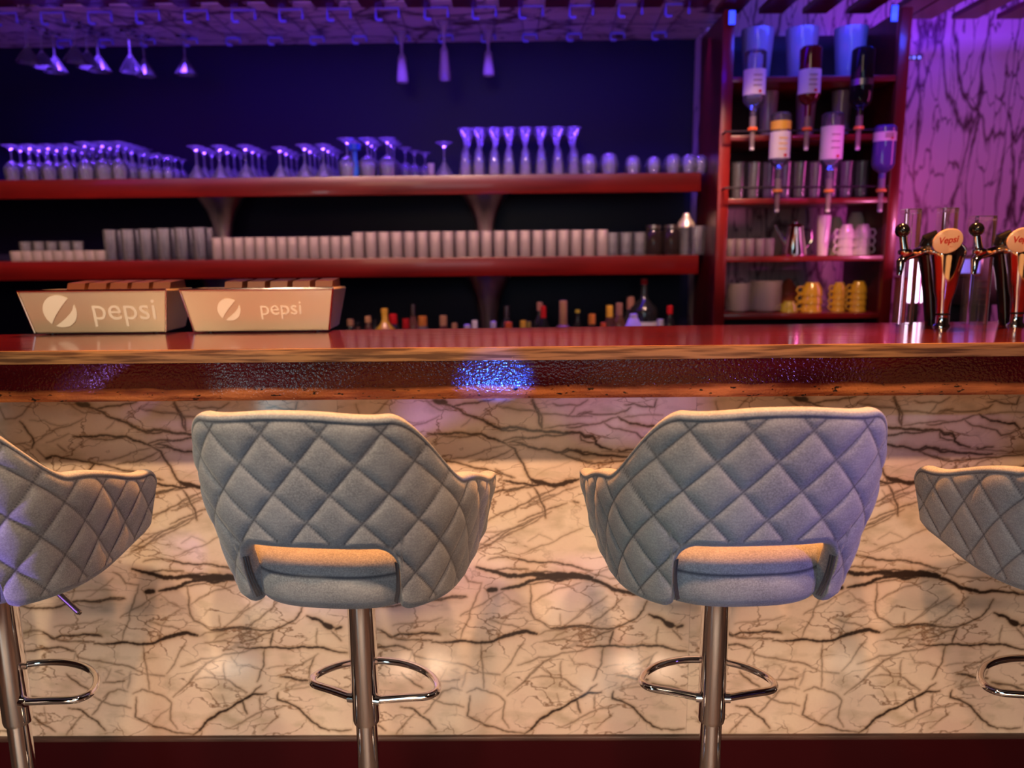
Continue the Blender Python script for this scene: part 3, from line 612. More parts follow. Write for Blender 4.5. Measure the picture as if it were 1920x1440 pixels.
# things on the service side at the right
SZ = .80
def stand(px0, px1, y0, Y, label):
    a = at(px0, y0, Y); b2 = at(px1, y0, Y); z1 = a.z
    t = MB(); t.box(a.x, a.x+.006, Y-.02, Y+.02, ZT, z1, .001); t.box(b2.x-.012, b2.x, Y-.02, Y+.02, ZT, z1, .001)
    t.box(a.x, b2.x, Y-.02, Y+.02, z1-.012, z1, .002); t.box(a.x+.006, b2.x-.006, Y+.012, Y+.016, ZT, z1-.01)
    return tag(t.build('acrylic_stand', M['acrylic']), label, 'display stand', 'clear acrylic stands behind the taps')
stand(1695, 1722, 392, 2.03, 'tall clear acrylic stand left of the first beer tap')
stand(1764, 1791, 390, 2.03, 'tall clear acrylic stand directly behind the first beer tap')
stand(1824, 1862, 405, 2.03, 'wider shorter clear acrylic stand between the two beer taps')
BC = empty('back_counter', (1.0, 3.4, 0)); tag(BC, 'low dark wood back counter under the bottles and cabinet', 'counter')
MB().box(-4.4, 2.5, -.30, .355, SZ-.04, SZ).build('worktop', M['dark_wood'], BC)
MB().box(-4.4, 2.5, -.25, .35, 0, SZ-.04).build('cabinet_body', M['dark_wood'], BC)
# service machine, standing on its own low table
mx0, mx1 = at(1788, 570, 2.75).x, at(1900, 570, 2.75).x; mz0, mz1 = at(1840, 572, 2.75).z, at(1840, 478, 2.75).z
tb = empty('side_table', ((mx0+mx1)/2, 2.88, 0)); tag(tb, 'dark low side table holding the machine behind the taps', 'table')
MB().box(-.28, .28, -.15, .10, mz0-.14, mz0-.11).build('table_top', M['dark'], tb)
for sx_ in (-1, 1):
    for y in (-.12, .07): MB().box(sx_*.25-.02, sx_*.25+.02, y-.02, y+.02, 0, mz0-.14).build('table_leg', M['dark'], tb)
mc = empty('drinks_machine', ((mx0+mx1)/2, 2.75, mz0-.11)); tag(mc, 'dark boxy drinks machine with a small blue screen behind the taps', 'machine')
hw = (mx1-mx0)/2
MB().box(-hw, hw, 0, .2, .11, mz1-mz0+.11, .006).build('housing', mat('machine_brown', (.05, .025, .025), .35), mc)
MB().box(-hw+.01, hw*.6, .05, .2, 0, .11, .004).build('base', M['dark'], mc)
MB().box(-hw-.005, -hw+.085, -.012, .01, mz1-mz0+.11-.075, mz1-mz0+.11-.005, .003).build('screen_frame', M['lid'], mc)
MB().box(-hw+.002, -hw+.072, -.016, -.011, mz1-mz0+.11-.062, mz1-mz0+.11-.014).build('screen', M['screen'], mc)
for k in range(4): MB().tube([(-hw+.075, -.003, .13+k*.021), (-hw+.115, -.003, .13+k*.021)], .0022, 6).build('vent_slat', M['lid'], mc)
# glowing panel and orange box
gp = empty('light_panel', at(1718, 568, 2.5)); a = at(1700, 568, 2.5); b2 = at(1735, 470, 2.5)
gp.location = ((a.x+b2.x)/2, 2.5, 0); tag(gp, 'upright glowing pinkish white light panel left of the first beer tap', 'light')
hw = (b2.x-a.x)/2
MB().box(-hw, hw*.45, -.01, .01, a.z, b2.z, .006).build('glowing_face', M['glow_panel'], gp)
MB().box(hw*.62, hw, -.01, .01, a.z, b2.z+.01, .004).build('glowing_edge', M['glow_panel'], gp)
MB().box(hw*.45, hw*.62, -.01, .02, a.z-.01, b2.z+.01).build('divider', mat('magenta_trim', (.5, .02, .35), .4), gp)
MB().box(-hw*.4, hw*.4, -.01, .02, 0, a.z).build('panel_post', M['dark'], gp); MB().box(-.1, .1, -.08, .08, 0, .02).build('panel_foot', M['dark'], gp)
a = at(1682, 585, 3.16); b2 = at(1697, 525, 3.16)
obx = empty('orange_carton', ((a.x+b2.x)/2, 3.16, SZ)); tag(obx, 'narrow orange carton standing right of the tall cabinet', 'carton')
MB().box(-.013, .013, -.02, .04, 0, b2.z-SZ, .003).build('carton_body', M['orange'], obx); MB().box(-.014, .014, -.021, .041, b2.z-SZ, b2.z-SZ+.012).build('carton_lid', M['redcap'], obx)
# ---------------------------------------------------------------- back shelves
CX0 = at(1352, 480, 3.2).x; CX1 = at(1668, 480, 3.2).x
YS = 3.40
shelves = []
for z0, z1, lb in ((1.543, 1.623, 'upper long dark red shelf board loaded with stemmed glasses'), (1.195, 1.277, 'lower long dark red shelf board lined with tumblers')):
    t = empty('wall_shelf', (-1.2, YS, z0)); tag(t, lb, 'shelf')
    MB().box(-2.4, CX0+1.2-.045, .02, .36, z1-z0-.03, z1-z0, .002).build('shelf_board', M['shelf_wood'], t)
    MB().box(-2.4, CX0+1.2-.045, 0, .02, 0, z1-z0, .003).build('shelf_fascia', M['shelf_wood'], t)
def cone(px, ztop, zbot, r0, label):
    x = at(px, 450, YS+.16).x; h = ztop-zbot
    prof = [(0, 0), (.045, 0), (.045, .004), (.034, .010), (.034, .03), (.036, h*.3), (.045, h*.5), (.065, h*.68), (.10, h*.85), (r0, h-.004), (r0, h), (0, h)]
    o = MB().lathe(prof, 40).build('cone_support', M['dull_steel'], None, (x, YS+.16, zbot)); tag(o, label, 'shelf support', 'trumpet shaped steel shelf supports')
cone(420, 1.593, 1.277, .135, 'trumpet shaped steel support between the two shelves, the left one')
cone(910, 1.593, 1.277, .135, 'trumpet shaped steel support between the two shelves, the right one')
cone(415, 1.247, SZ, .115, 'trumpet shaped steel support below the lower shelf, behind the second tray')
cone(914, 1.247, SZ, .115, 'trumpet shaped steel support below the lower shelf, amid the bottles')
# stone return and dark side panel at the right end of the shelves
pl = empty('wall_pier', (XC, 3.6, 0)); tag(pl, 'narrow veined stone pier at the right end of the shelves', 'pier')
MB().box(-.02, .022, -.06, .155, SZ, 2.24).build('pier_face', M['stone_up'], pl); MB().box(.026, .052, -.10, .155, SZ, 2.24).build('pier_return', M['stone_up'], pl)
# canopy over the back bar
zc = 2.247
cp = empty('canopy', (-1.0, 3.45, zc)); tag(cp, 'veined stone canopy soffit over the back shelves', 'canopy')
yr = onz(500, 6, zc).y
MB().box(-2.5, XC+1.05, yr-3.45, .31, 0, .03).build('stone_soffit', M['stone_flat'], cp)
g = MB(); g.box(-2.5, 3.2, 2.48-3.45, onz(500, -8, zc).y-3.45, -.02, 0)
def comb(x_start, x_end, y0px, y1px, dpx, gap):
    px = x_start
    while px < x_end:
        a = onz(px, y0px, zc-.02); b2 = onz(px+dpx-gap, y1px, zc-.02)
        g.box(a.x+1, b2.x+1, onz(500, -8, zc).y-3.45-.01, a.y-3.45, -.02, 0); px += dpx
comb(-10, 1350, 14, 14, 86, 42); comb(1340, 1700, 26, 26, 82, 38); comb(1700, 2000, 36, 36, 84, 38)
g.build('slotted_rack_board', M['shelf_wood'], cp)
# glass rails under the canopy
fx = [8, 97, 186, 276, 367, 456, 545, 635, 726, 818, 908, 996, 1090, 1182, 1270]
rail0 = None
for i, px in enumerate(fx):
    a = at(px, 18, 3.22); b2 = at(min(max(px*.915+82, 0), 1400), 58, 3.62)
    if rail0 is None:
        rail0 = empty('glass_rail')
        tp = zc-.002
        for nm, y, wd, hh in (('front_bracket', 0, .045, .045), ('rear_bracket', .40, .030, .030)):
            MB().tube([(-wd+.025, y, -hh), (-wd+.004, y, -hh), (-wd, y, -hh+.006), (-wd, y, -.002), (wd, y, -.002), (wd, y, -hh+.006)], .006, 8).build(nm, M['bracket'], rail0)
        for sx_ in (-1, 1): MB().tube([(sx_*.043, 0, -.002), (sx_*.028, .40, -.002)], .0018, 6).build('rail_wire', M['dull_steel'], rail0)
        o = rail0
    else: o = copy_tree(rail0)
    o.location = (a.x, 3.22, zc-.004)
    tag(o, 'bent steel rail for hanging glasses under the stone canopy', 'glass rail', 'row of glass rails under the canopy')
# ---------------------------------------------------------------- glass profiles
def up(p, h): return [(r, h-z) for r, z in p]
def wine(h=.15, rb=.034, rf=.032):       # upright profile, bowl at top
    return [(0, 0), (rf, 0), (rf, .002), (rf*.45, .010), (.006, .022), (.0042, .03), (.0042, h*.42), (rb*.55, h*.50), (rb*.95, h*.62), (rb, h*.74), (rb*.86, h), (rb*.82, h), (rb*.95, h*.74), (rb*.88, h*.63), (rb*.4, h*.53), (0, h*.50)]
def martini(h=.17, rb=.055, rf=.036): return [(0, 0), (rf, 0), (rf, .002), (rf*.45, .010), (.006, .024), (.0045, .034), (.0045, h*.55), (rb, h), (rb-.002, h), (.004, h*.58), (0, h*.575)]
def flute(h=.19, rb=.034, rf=.036): return [(0, 0), (rf, 0), (rf*.95, .004), (rf*.6, .018), (.008, .05), (.007, h*.40), (.018, h*.50), (rb*.85, h*.72), (rb, h*.9), (rb, h), (rb-.002, h), (rb*.8, h*.74), (.014, h*.53), (0, h*.5)]
def tumbler(h=.115, rb=.026, rt=.030): return [(0, 0), (rb, 0), (rb+.001, .004), (rt, h), (rt-.0022, h), (rb-.002, .012), (0, .012)]
def snifter(h=.085, r=.045): return [(0, h), (r*.45, h*.99), (r*.8, h*.86), (r, h*.5), (r*.97, h*.25), (r*.78, 0), (r*.74, 0), (r*.93, h*.27), (r*.95, h*.5), (r*.74, h*.82), (0, h*.94)]
protos = {}
YREF = {g: 3.445 for g in ('stemmed glasses at the left end of the upper shelf', 'wide-footed glasses in the middle of the upper shelf', 'taller wine glasses in the upper shelf middle', 'flutes on the upper shelf', 'snifter bowls at the right of the upper shelf', 'tall highball glasses on the lower shelf', 'short tumblers on the lower shelf', 'long row of tumblers on the lower shelf')}
YREF['small stemmed glasses ending the left cluster'] = 3.50
def put(kind, prof, material, px, base_z, Y, label, cat, group, seg=16, sc=1.0, dx=0, name=None, Yr=None):
    key = kind
    if key not in protos:
        o = MB().lathe(prof, seg).build(name or kind.split('#')[0], material); protos[key] = o
    else: o = protos[key].copy(); col.objects.link(o)
    p = at(px, 300, Yr or YREF.get(group, Y)); o.location = (p.x+dx, Y, base_z); o.scale = (sc, sc, sc); o.rotation_euler.z = random.uniform(0, 6)
    return tag(o, label, cat, group)
ZU, ZL = 1.623, 1.277
rv = lambda p, h: up(p, h)
# upper shelf, from the left
for k, px in enumerate([22, 57, 91, 124, 160, 193, 223]):
    for r in range(5):
        put('wine_glass', rv(wine(.150, .036, .036), .150), M['glass'], px, ZU, 3.445+.062*r, 'upside-down stemmed glass in the dense cluster at the left end of the upper shelf', 'wine glass', 'stemmed glasses at the left end of the upper shelf', sc=1.0 if px < 140 else 1.05)
for k, px in enumerate([247, 270, 293, 314]):
    for r in range(3):
        put('wine_glass', None, None, px, ZU, 3.50+.075*r-.0*k, 'small upside-down stemmed glass ending the left cluster of the upper shelf', 'wine glass', 'small stemmed glasses ending the left cluster', sc=.88-.06*k)
for k, px in enumerate([371, 415, 463, 527, 573, 608]):
    for r in range(4):
        put('coupe_glass', rv(martini(.135, .042, .038), .135), M['glass'], px, ZU, 3.43+.085*r, 'upside-down wide-footed glass in the receding files of the upper shelf middle', 'coupe glass', 'wide-footed glasses in the middle of the upper shelf', sc=1.0 if k != 3 else .93)
for k, px in enumerate([652, 690, 727]):
    for r in range(3):
        put('red_wine_glass', rv(wine(.160, .042, .042), .160), M['glass'], px, ZU, 3.44+.09*r, 'taller upside-down wine glass right of the wide-footed files, upper shelf', 'wine glass', 'taller wine glasses in the upper shelf middle', name='wine_glass')
for px, s_ in ((760, .95), (777, .85), (797, .8)): put('wine_glass', None, None, px, ZU, 3.62, 'short stemmed glass set far back by the gap of the upper shelf', 'wine glass', 'short glasses by the gap', sc=s_)
put('shot_glass', tumbler(.055, .014, .016), M['glass_fog'], 808, ZU, 3.45, 'tiny straight glass in the gap left of the lone coupe, upper shelf', 'shot glass', None)
put('coupe_glass', None, None, 833, ZU, 3.44, 'lone upside-down coupe just left of the flutes on the upper shelf', 'coupe glass', None, sc=1.04)
tag(MB().lathe([(0, 0), (.012, 0), (.014, .02), (.009, .06), (.009, .11), (.024, .112), (.024, .135), (0, .137)], 16).build('blue_stopper', mat('blue_plastic', (.02, .15, .7), .4), None, (at(666, 300, 3.43).x, 3.43, ZU)), 'small bright blue stopper among the taller wine glasses', 'stopper')
for k, px in enumerate([873, 898, 927, 954, 985, 1015, 1046, 1076]):
    for r in range(3):
        put('flute_glass', rv(flute(.195, .029, .034), .195), M['glass'], px, ZU, 3.435+.085*r, 'tall upside-down flute in the close row near the middle of the upper shelf', 'flute glass', 'flutes on the upper shelf')
for k, (px, s_) in enumerate([(1104, .95), (1142, 1.0), (1187, .85), (1226, .8), (1262, .9), (1293, .9), (1313, .85)]):
    for r in range(2):
        put('snifter_bowl', snifter(.090, .042), M['glass'], px+r*4, ZU, 3.45+.10*r, 'round upside-down snifter bowl right of the flutes on the upper shelf', 'snifter', 'snifter bowls at the right of the upper shelf', sc=s_)
# lower shelf
for k in range(9):
    put('low_glass', tumbler(.045, .026, .030), M['glass_fog'], 12+k*20, ZL, 3.44, 'very low glass dish in the row at the left end of the lower shelf', 'glass dish', 'low glass dishes at the left of the lower shelf')
for k in range(5):
    put('small_mug', tumbler(.088, .024, .028), M['glass'], 30+k*25, ZL, 3.60, 'small clear tumbler behind the low dishes, lower shelf', 'tumbler', 'clear tumblers behind the low dishes', name='tumbler')
for k in range(6):
    for r in range(4):
        put('highball_glass', tumbler(.145, .028, .033), M['glass'], 194+k*34, ZL, 3.44+.085*r, 'tall highball glass in the block left of the left cone support', 'highball glass', 'tall highball glasses on the lower shelf', sc=.92+.01*k)
for k in range(13):
    for r in range(2):
        put('short_tumbler', tumbler(.095, .0225, .0245), M['glass_fog'], 397+k*20.5, ZL, 3.44+.07*r, 'short frosted-looking tumbler between the two cone supports, left half', 'tumbler', 'short tumblers on the lower shelf', name='tumbler')
for k in range(20):
    for r in range(2):
        put('row_tumbler', tumbler(.112, .0245, .0275), M['glass_fog'], 666+k*24.4, ZL, 3.44+.075*r, 'straight tumbler in the long even row on the lower shelf', 'tumbler', 'long row of tumblers on the lower shelf', name='tumbler')
for k, px in enumerate([1150, 1176, 1202]):
    put('beaker', tumbler(.10, .028, .031), M['glass'], px, ZL, 3.46, 'round clear tumbler right of the long tumbler row, lower shelf', 'tumbler', 'clear tumblers ending the long row', name='tumbler')
for k, (px, lb) in enumerate([(1228, 'left dark storage jar at the right part of the lower shelf'), (1262, 'right dark storage jar at the right part of the lower shelf')]):
    t = empty('storage_jar', (at(px, 300, 3.47).x, 3.47, ZL)); tag(t, lb, 'jar', 'dark storage jars')
    MB().lathe([(0, 0), (.036, 0), (.040, .01), (.040, .10), (.030, .115), (0, .115)], 24).build('jar_body', M['dark_glass'], t)
    MB().lathe([(0, .115), (.034, .115), (.034, .130), (0, .132)], 24).build('jar_lid', M['dull_steel'], t)
t = empty('cocktail_shaker', (at(1290, 300, 3.5).x, 3.5, ZL)); tag(t, 'clear cocktail shaker with a capped top, right end of the lower shelf', 'shaker')
MB().lathe([(0, 0), (.030, 0), (.038, .12), (0, .12)], 24).build('shaker_body', M['glass'], t); MB().lathe([(.038, .12), (.036, .14), (.018, .165), (.014, .18), (0, .182)], 24).build('shaker_cap', M['steel'], t)
for px in (1312, 1336):
    put('wide_beaker', tumbler(.125, .030, .036), M['glass'], px, ZL, 3.45, 'wide clear mixing glass at the right end of the lower shelf', 'mixing glass', 'mixing glasses by the cabinet', name='mixing_glass')
# hanging glasses under the canopy
def hang(px, ytop, ybot, kind, label, Y=3.45, group=None):
    zt = zc-.010; zb_ = at(px, ybot, Y).z; h = zt-zb_; s_ = 1
    if kind == 'm': pr, nm, mt_, ct = rv(martini(h, .050, .032), h), 'martini_glass', M['glass'], 'martini glass'
    else: pr, nm, mt_, ct = rv(flute(h, .026, .03), h), 'hanging_flute', M['glass_fog'], 'flute glass'
    o = MB().lathe(pr, 20).build(nm, mt_, None, (at(px, 60, Y).x, Y, zb_)); tag(o, label, ct, group)
for px, yb, Y in ((48, 118, 3.33), (98, 136, 3.5), (137, 116, 3.33), (180, 134, 3.5), (75, 126, 3.42), (160, 127, 3.42)):
    hang(px, 50, yb, 'm', 'martini glass hanging upside down in the left bunch under the canopy', Y, 'martini glasses of the left bunch')
hang(240, 52, 135, 'm', 'left one of the hanging martini glass pair, right of the left bunch', 3.47)
hang(266, 62, 143, 'm', 'right one of the hanging martini glass pair, right of the left bunch', 3.56)
hang(343, 62, 140, 'm', 'single martini glass hanging alone left of centre under the canopy', 3.56)
hang(752, 58, 155, 'f', 'slim blue-lit flute hanging under the canopy, leftmost of three near the centre', 3.55)
hang(832, 30, 150, 'f', 'largest blue-lit hanging flute, middle of three near the centre', 3.4)
hang(915, 58, 142, 'f', 'rosy-tipped hanging flute, rightmost of three near the centre', 3.55)
# ---------------------------------------------------------------- bottles along the back counter
def bottle(px, ytop, Y, r, body, cap, label, capr=.014, caph=.035, shape='b', group=None, capmat=None):
    p = at(px, ytop, Y); h = p.z-SZ
    t = empty('bottle', (p.x, Y, SZ)); tag(t, label, 'bottle', group)
    if shape == 'cone': prof = [(0, 0), (r, 0), (r*1.02, h*.3), (r*.95, h*.55), (capr+.004, h-caph), (capr, h-caph), (0, h-caph)]
    else: prof = [(0, 0), (r*.95, 0), (r, .006), (r, h*.60), (r*.93, h*.66), (capr*1.25, h*.76), (capr*.92, h*.82), (capr*.92, h-caph*.9), (0, h-caph*.9)]
    MB().lathe(prof, 24).build('bottle_body', M[body] if isinstance(body, str) else body, t)
    MB().lathe([(0, h-caph), (capr, h-caph), (capr*1.05, h-caph+.003), (capr, h-.002), (0, h)], 20).build('cap', M[cap] if isinstance(cap, str) else cap, t)
    MB().lathe([(r*1.012, h*.2), (r*1.012, h*.5)], 24).build('label_band', M['white'], t)
    return t
BT = [
 (657, 598, 3.35, .030, 'dark_bottle', 'tan', 'dark bottle with tan cap, closest to the second tray', .014, .03),
 (671, 603, 3.45, .028, 'brown_bottle', 'dark_bottle', 'small brown bottle second from the trays', .013, .02),
 (690, 592, 3.40, .030, 'brown_bottle', 'tan', 'brown bottle with tan top left of the yellow one', .014, .03),
 (703, 598, 3.48, .030, 'dark_bottle', 'dark_bottle', 'all dark bottle just left of the yellow-shouldered one', .014, .03),
 (721, 578, 3.38, .045, 'ychina', 'yellow', 'yellow-shouldered bottle with a yellow cap', .015, .020, 'b'),
 (737, 588, 3.46, .034, 'dark_bottle', 'redcap', 'dark bottle with dark red cap right of the yellow one', .018, .05),
 (761, 597, 3.36, .026, 'dark_bottle', 'redcap', 'dark bottle with bright red round cap', .015, .045),
 (774, 570, 3.50, .028, 'brown_bottle', 'dull_steel', 'slender bottle with a grey neck right of the bright red cap', .011, .06),
 (792, 592, 3.36, .030, 'glass_fog', 'amber', 'clear bottle with a round orange cap', .019, .045),
 (831, 591, 3.38, .030, 'brown_bottle', 'tan', 'brown bottle with broad tan cap', .016, .09),
 (852, 605, 3.38, .028, 'brown_bottle', 'tan', 'shorter brown bottle with slim tan cap', .013, .08),
 (876, 608, 3.32, .028, 'glass_fog', 'white', 'bottle with short whitish cap left of the lower cone support', .014, .05),
 (890, 600, 3.40, .028, 'glass_fog', 'white', 'bottle with taller pale pink cap by the lower cone support', .013, .08),
 (925, 602, 3.32, .026, 'glass_fog', 'white', 'bottle with pale cap right in front of the lower cone support', .013, .07),
 (950, 573, 3.46, .032, 'dark_bottle', 'dull_steel', 'tall dark bottle behind the orange-red one', .013, .05),
 (953, 603, 3.32, .020, 'dark_bottle', 'orange', 'bottle with a tall bright orange-red cap', .017, .09),
 (981, 600, 3.36, .024, 'dark_bottle', 'yellow', 'bottle with amber cap right of the orange-red one', .014, .08),
 (991, 602, 3.30, .022, 'glass_fog', 'gchina', 'small bottle with greenish cap beside the amber one', .012, .07),
 (1012, 566, 3.48, .032, 'dark_bottle', 'pink_bottle', 'tall dark bottle behind the red-capped one', .013, .04),
 (1019, 573, 3.38, .030, 'dark_bottle', 'redcap', 'dark bottle with a long glossy red cap', .013, .08),
 (1056, 563, 3.34, .048, 'pink_bottle', 'tan', 'wide shouldered brownish bottle with tall tan neck', .017, .105, 'cone'),
 (1083, 580, 3.40, .024, 'dark_bottle', 'gchina', 'slim dark bottle with a small olive cap', .011, .015),
 (1110, 588, 3.36, .028, 'dark_bottle', 'amber', 'dark bottle with a long orange cap', .016, .09),
 (1131, 604, 3.32, .022, 'dark_bottle', 'orange', 'low bottle with deep orange cap', .012, .05),
 (1143, 572, 3.40, .030, 'brown_bottle', 'yellow', 'brown bottle with a straw yellow cap', .015, .075),
 (1161, 567, 3.48, .034, 'brown_bottle', 'pink_bottle', 'broad brown bottle left of the pale cone-shaped one', .016, .06),
 (1182, 555, 3.52, .036, 'dark_bottle', 'pink_bottle', 'tall dark bottle behind the pale cone-shaped one', .018, .06),
 (1188, 588, 3.30, .060, 'white', 'white', 'pale pink cone-shaped bottle left of the big magnum', .016, .02, 'cone'),
 (1208, 522, 3.46, .062, 'dark_bottle', 'redcap', 'big dark magnum with a small red cap, tallest of all bottles', .015, .025),
 (1238, 598, 3.34, .024, 'glass_fog', 'white', 'bottle with white cylindrical cap right of the magnum', .015, .07),
 (1256, 572, 3.42, .026, 'dark_bottle', 'redcap', 'dark bottle with brownish red top, last on the right', .013, .04),
]
for a in BT: bottle(*a[:7], capr=a[7], caph=a[8], shape=a[9] if len(a) > 9 else 'b', group='bottles on the back counter')
# ---------------------------------------------------------------- tall cabinet
YC = 3.2
cb = empty('open_cabinet', ((CX0+CX1)/2, YC, SZ)); tag(cb, 'tall dark red open cabinet holding cups, plates and spirits', 'cabinet')
hw = (CX1-CX0)/2; zt = 2.215-SZ
for sg, nm in ((-1, 'left_post'), (1, 'right_post')):
    MB().box(sg*hw-.022, sg*hw+.022, 0, .035, 0, zt, .003).build('post', M['post_wood'], cb)
    MB().box(sg*hw-.012, sg*hw+.012, .035, .42, 0, zt).build('side_panel', M['shelf_wood'], cb)
CZ = [at(1500, y, YC).z for y in (588, 480, 371, 252, 142)]
for z in CZ: MB().box(-hw+.022, hw-.022, .004, .42, z-SZ-.022, z-SZ, .002).build('shelf_board', M['post_wood'], cb)
MB().box(-hw+.022, hw-.022, .02, .42, .0, .02).build('base_board', M['dark_wood'], cb)
MB().box(-hw+.022, hw-.022, .15, .165, .02, CZ[0]-SZ-.022).build('kick_panel', M['dark'], cb)
MB().box(-hw+.0, hw-.0, .40, .42, CZ[2]-SZ, zt).build('back_board', M['dark_wood'], cb)
def onshelf(name, px, i, Y, bm, material, label, cat, group=None, parent=None):
    p = at(px, 400, Y); return tag(bm.build(name, material, None, (p.x, Y, CZ[i])), label, cat, group)
def lab(o, l, c_, g_=None): return tag(o, l, c_, g_)
# plates
for px, n, lb in ((1387, 11, 'white saucer in the left plate stack of the cabinet'), (1437, 12, 'white saucer in the wider right plate stack of the cabinet')):
    x = at(px, 500, 3.32).x; base = None
    for k in range(n):
        R = .052 if px < 1400 else .068
        if base is None: base = MB().lathe([(0, 0), (R*.55, 0), (R*.6, .004), (R, .012), (R, .0145), (R*.55, .006), (0, .005)], 28).build('saucer', M['china']); o = base
        else: o = base.copy(); col.objects.link(o)
        o.location = (x, 3.32, CZ[0]+.0105*k); tag(o, lb, 'saucer', 'saucers of the left stack' if px < 1400 else 'saucers of the right stack')
def cup(R, h, material, name='cup'):
    t = empty(name)
    MB().lathe([(0, 0), (R*.6, 0), (R*.62, .004), (R*.9, h*.45), (R, h), (R-.003, h), (R*.85, h*.5), (0, .008)], 24).build('cup_body', material, t)
    MB().tube([(-R*.92, 0, h*.8), (-R*1.3, 0, h*.82), (-R*1.5, 0, h*.6), (-R*1.3, 0, h*.35), (-R*.85, 0, h*.35)], .0035, 8).build('cup_handle', material, t)
    return t
def cupstack(px, i, Y, n, R, h, material, label, group, flip=True, rz=0, pitch=None):
    x = at(px, 450, Y).x; p0 = None
    for k in range(n):
        if p0 is None: p0 = cup(R, h, material); o = p0
        else: o = copy_tree(p0)
        o.location = (x, Y, CZ[i]+k*(pitch or h*.55)+h); o.rotation_euler = (PI, 0, rz)
        tag(o, label, 'cup', group)
cupstack(1528, 0, 3.30, 3, .044, .055, M['ychina'], 'big yellow cup stacked upside down left of the row of small ones', 'stack of big yellow cups', pitch=.034)
cupstack(1579, 0, 3.30, 4, .028, .045, M['ychina'], 'small yellow cup of the middle stack, handles to the left', 'middle stack of small yellow cups', pitch=.026)
cupstack(1616, 0, 3.30, 4, .034, .048, M['ychina'], 'yellow cup of the rightmost stack in the cabinet', 'right stack of yellow cups', pitch=.026)
cupstack(1486, 0, 3.30, 1, .036, .045, M['gchina'], 'single olive cup upside down beside the saucers', None)
o = onshelf('brown_lampshade_bowl', 1484, 0, 3.45, MB().lathe([(0, .135), (.012, .13), (.055, .07), (.055, .065), (.03, .0), (0, 0)], 24), mat('terracotta', (.4, .10, .05), .5), 'brown cone-topped bowl behind the olive cup', 'bowl'); o.name = 'bowl'
cupstack(1566, 1, 3.45, 4, .030, .055, M['china'], 'white cup of the back left stack on the second cabinet shelf', 'back left stack of white cups', pitch=.036)
cupstack(1586, 1, 3.30, 3, .033, .058, M['china'], 'white cup of the front left stack on the second cabinet shelf', 'front left stack of white cups', pitch=.034)
cupstack(1616, 1, 3.30, 3, .037, .058, M['china'], 'white cup of the front right stack on the second cabinet shelf', 'front right stack of white cups', rz=PI, pitch=.034)
cupstack(1603, 1, 3.46, 5, .036, .058, M['china'], 'white cup of the tallest stack at the back of the cabinet shelf', 'tallest stack of white cups', rz=PI, pitch=.031)
# tall white mug-like canister, steel coffee pot
onshelf('paper_cup_stack', 1546, 1, 3.30, MB().lathe([(0, 0), (.020, 0), (.028, .15), (.026, .165), (0, .165)], 20), M['china'], 'tall white paper cup column beside the coffee pot', 'cup')
t = empty('coffee_pot', (at(1490, 450, 3.28).x, 3.28, CZ[1])); tag(t, 'steel coffee pot with long spout on the second cabinet shelf', 'coffee pot')
MB().lathe([(0, 0), (.048, 0), (.050, .01), (.032, .115), (.034, .12), (.02, .132), (0, .134)], 28).build('pot_body', M['chrome'], t)
MB().lathe([(0, .132), (.008, .134), (.010, .144), (0, .150)], 12).build('lid_knob', M['chrome'], t)
MB().tube([(-.036, 0, .045), (-.06, 0, .085), (-.085, 0, .125)], [.011, .008, .006], 10).build('spout', M['chrome'], t)
MB().tube([(.034, 0, .11), (.065, 0, .105), (.07, 0, .06), (.044, 0, .03)], .004, 8).build('pot_handle', M['chrome'], t)
for k, px in enumerate([1376, 1394, 1412, 1432, 1450]):
    for r in range(2):
        put('tea_glass', tumbler(.060+.012, .018, .022), M['glass_fog'], px, CZ[1], 3.27+.07*r, 'small tea glass left of the coffee pot in the cabinet', 'tea glass', 'tea glasses in the cabinet')
for k in range(9):
    for r in range(2):
        put('cabinet_glass', tumbler(.15, .026, .031), M['glass'], 1385+k*29, CZ[2], 3.30+.08*r, 'tall glass behind the hanging spirits on the third cabinet shelf', 'glass', 'tall glasses on the third cabinet shelf', name='tall_glass')
for px, s_ in ((1435, 1), (1506, 1), (1572, 1)):
    put('tapered_vase', [(0, 0), (.034, 0), (.044, .20), (.042, .20), (.032, .006), (0, .006)], M['glass_fog'], px, CZ[3], 3.36, 'tall tapered mixing glass on the fourth cabinet shelf', 'mixing glass', 'tapered mixing glasses on the fourth shelf', name='mixing_glass', sc=.95)
t0 = None
for px in (1420, 1503, 1594):
    x = at(px, 90, 3.34).x
    o = MB().lathe([(0, 0), (.048, 0), (.050, .004), (.066, at(1500, 55, 3.34).z-CZ[4]), (.063, at(1500, 55, 3.34).z-CZ[4]), (.046, .008), (0, .008)], 28).build('ice_bucket', glassmat('frosted_bucket', (.8, .8, 1), .55) if t0 is None else t0.data.materials[0], None, (x, 3.34, CZ[4])); t0 = t0 or o
    tag(o, {1420: 'left tapered frosted bucket glowing blue at the cabinet top', 1503: 'middle tapered frosted bucket glowing blue at the cabinet top', 1594: 'right tapered frosted bucket glowing blue at the cabinet top'}[px], 'bucket', 'frosted buckets on the cabinet top shelf')
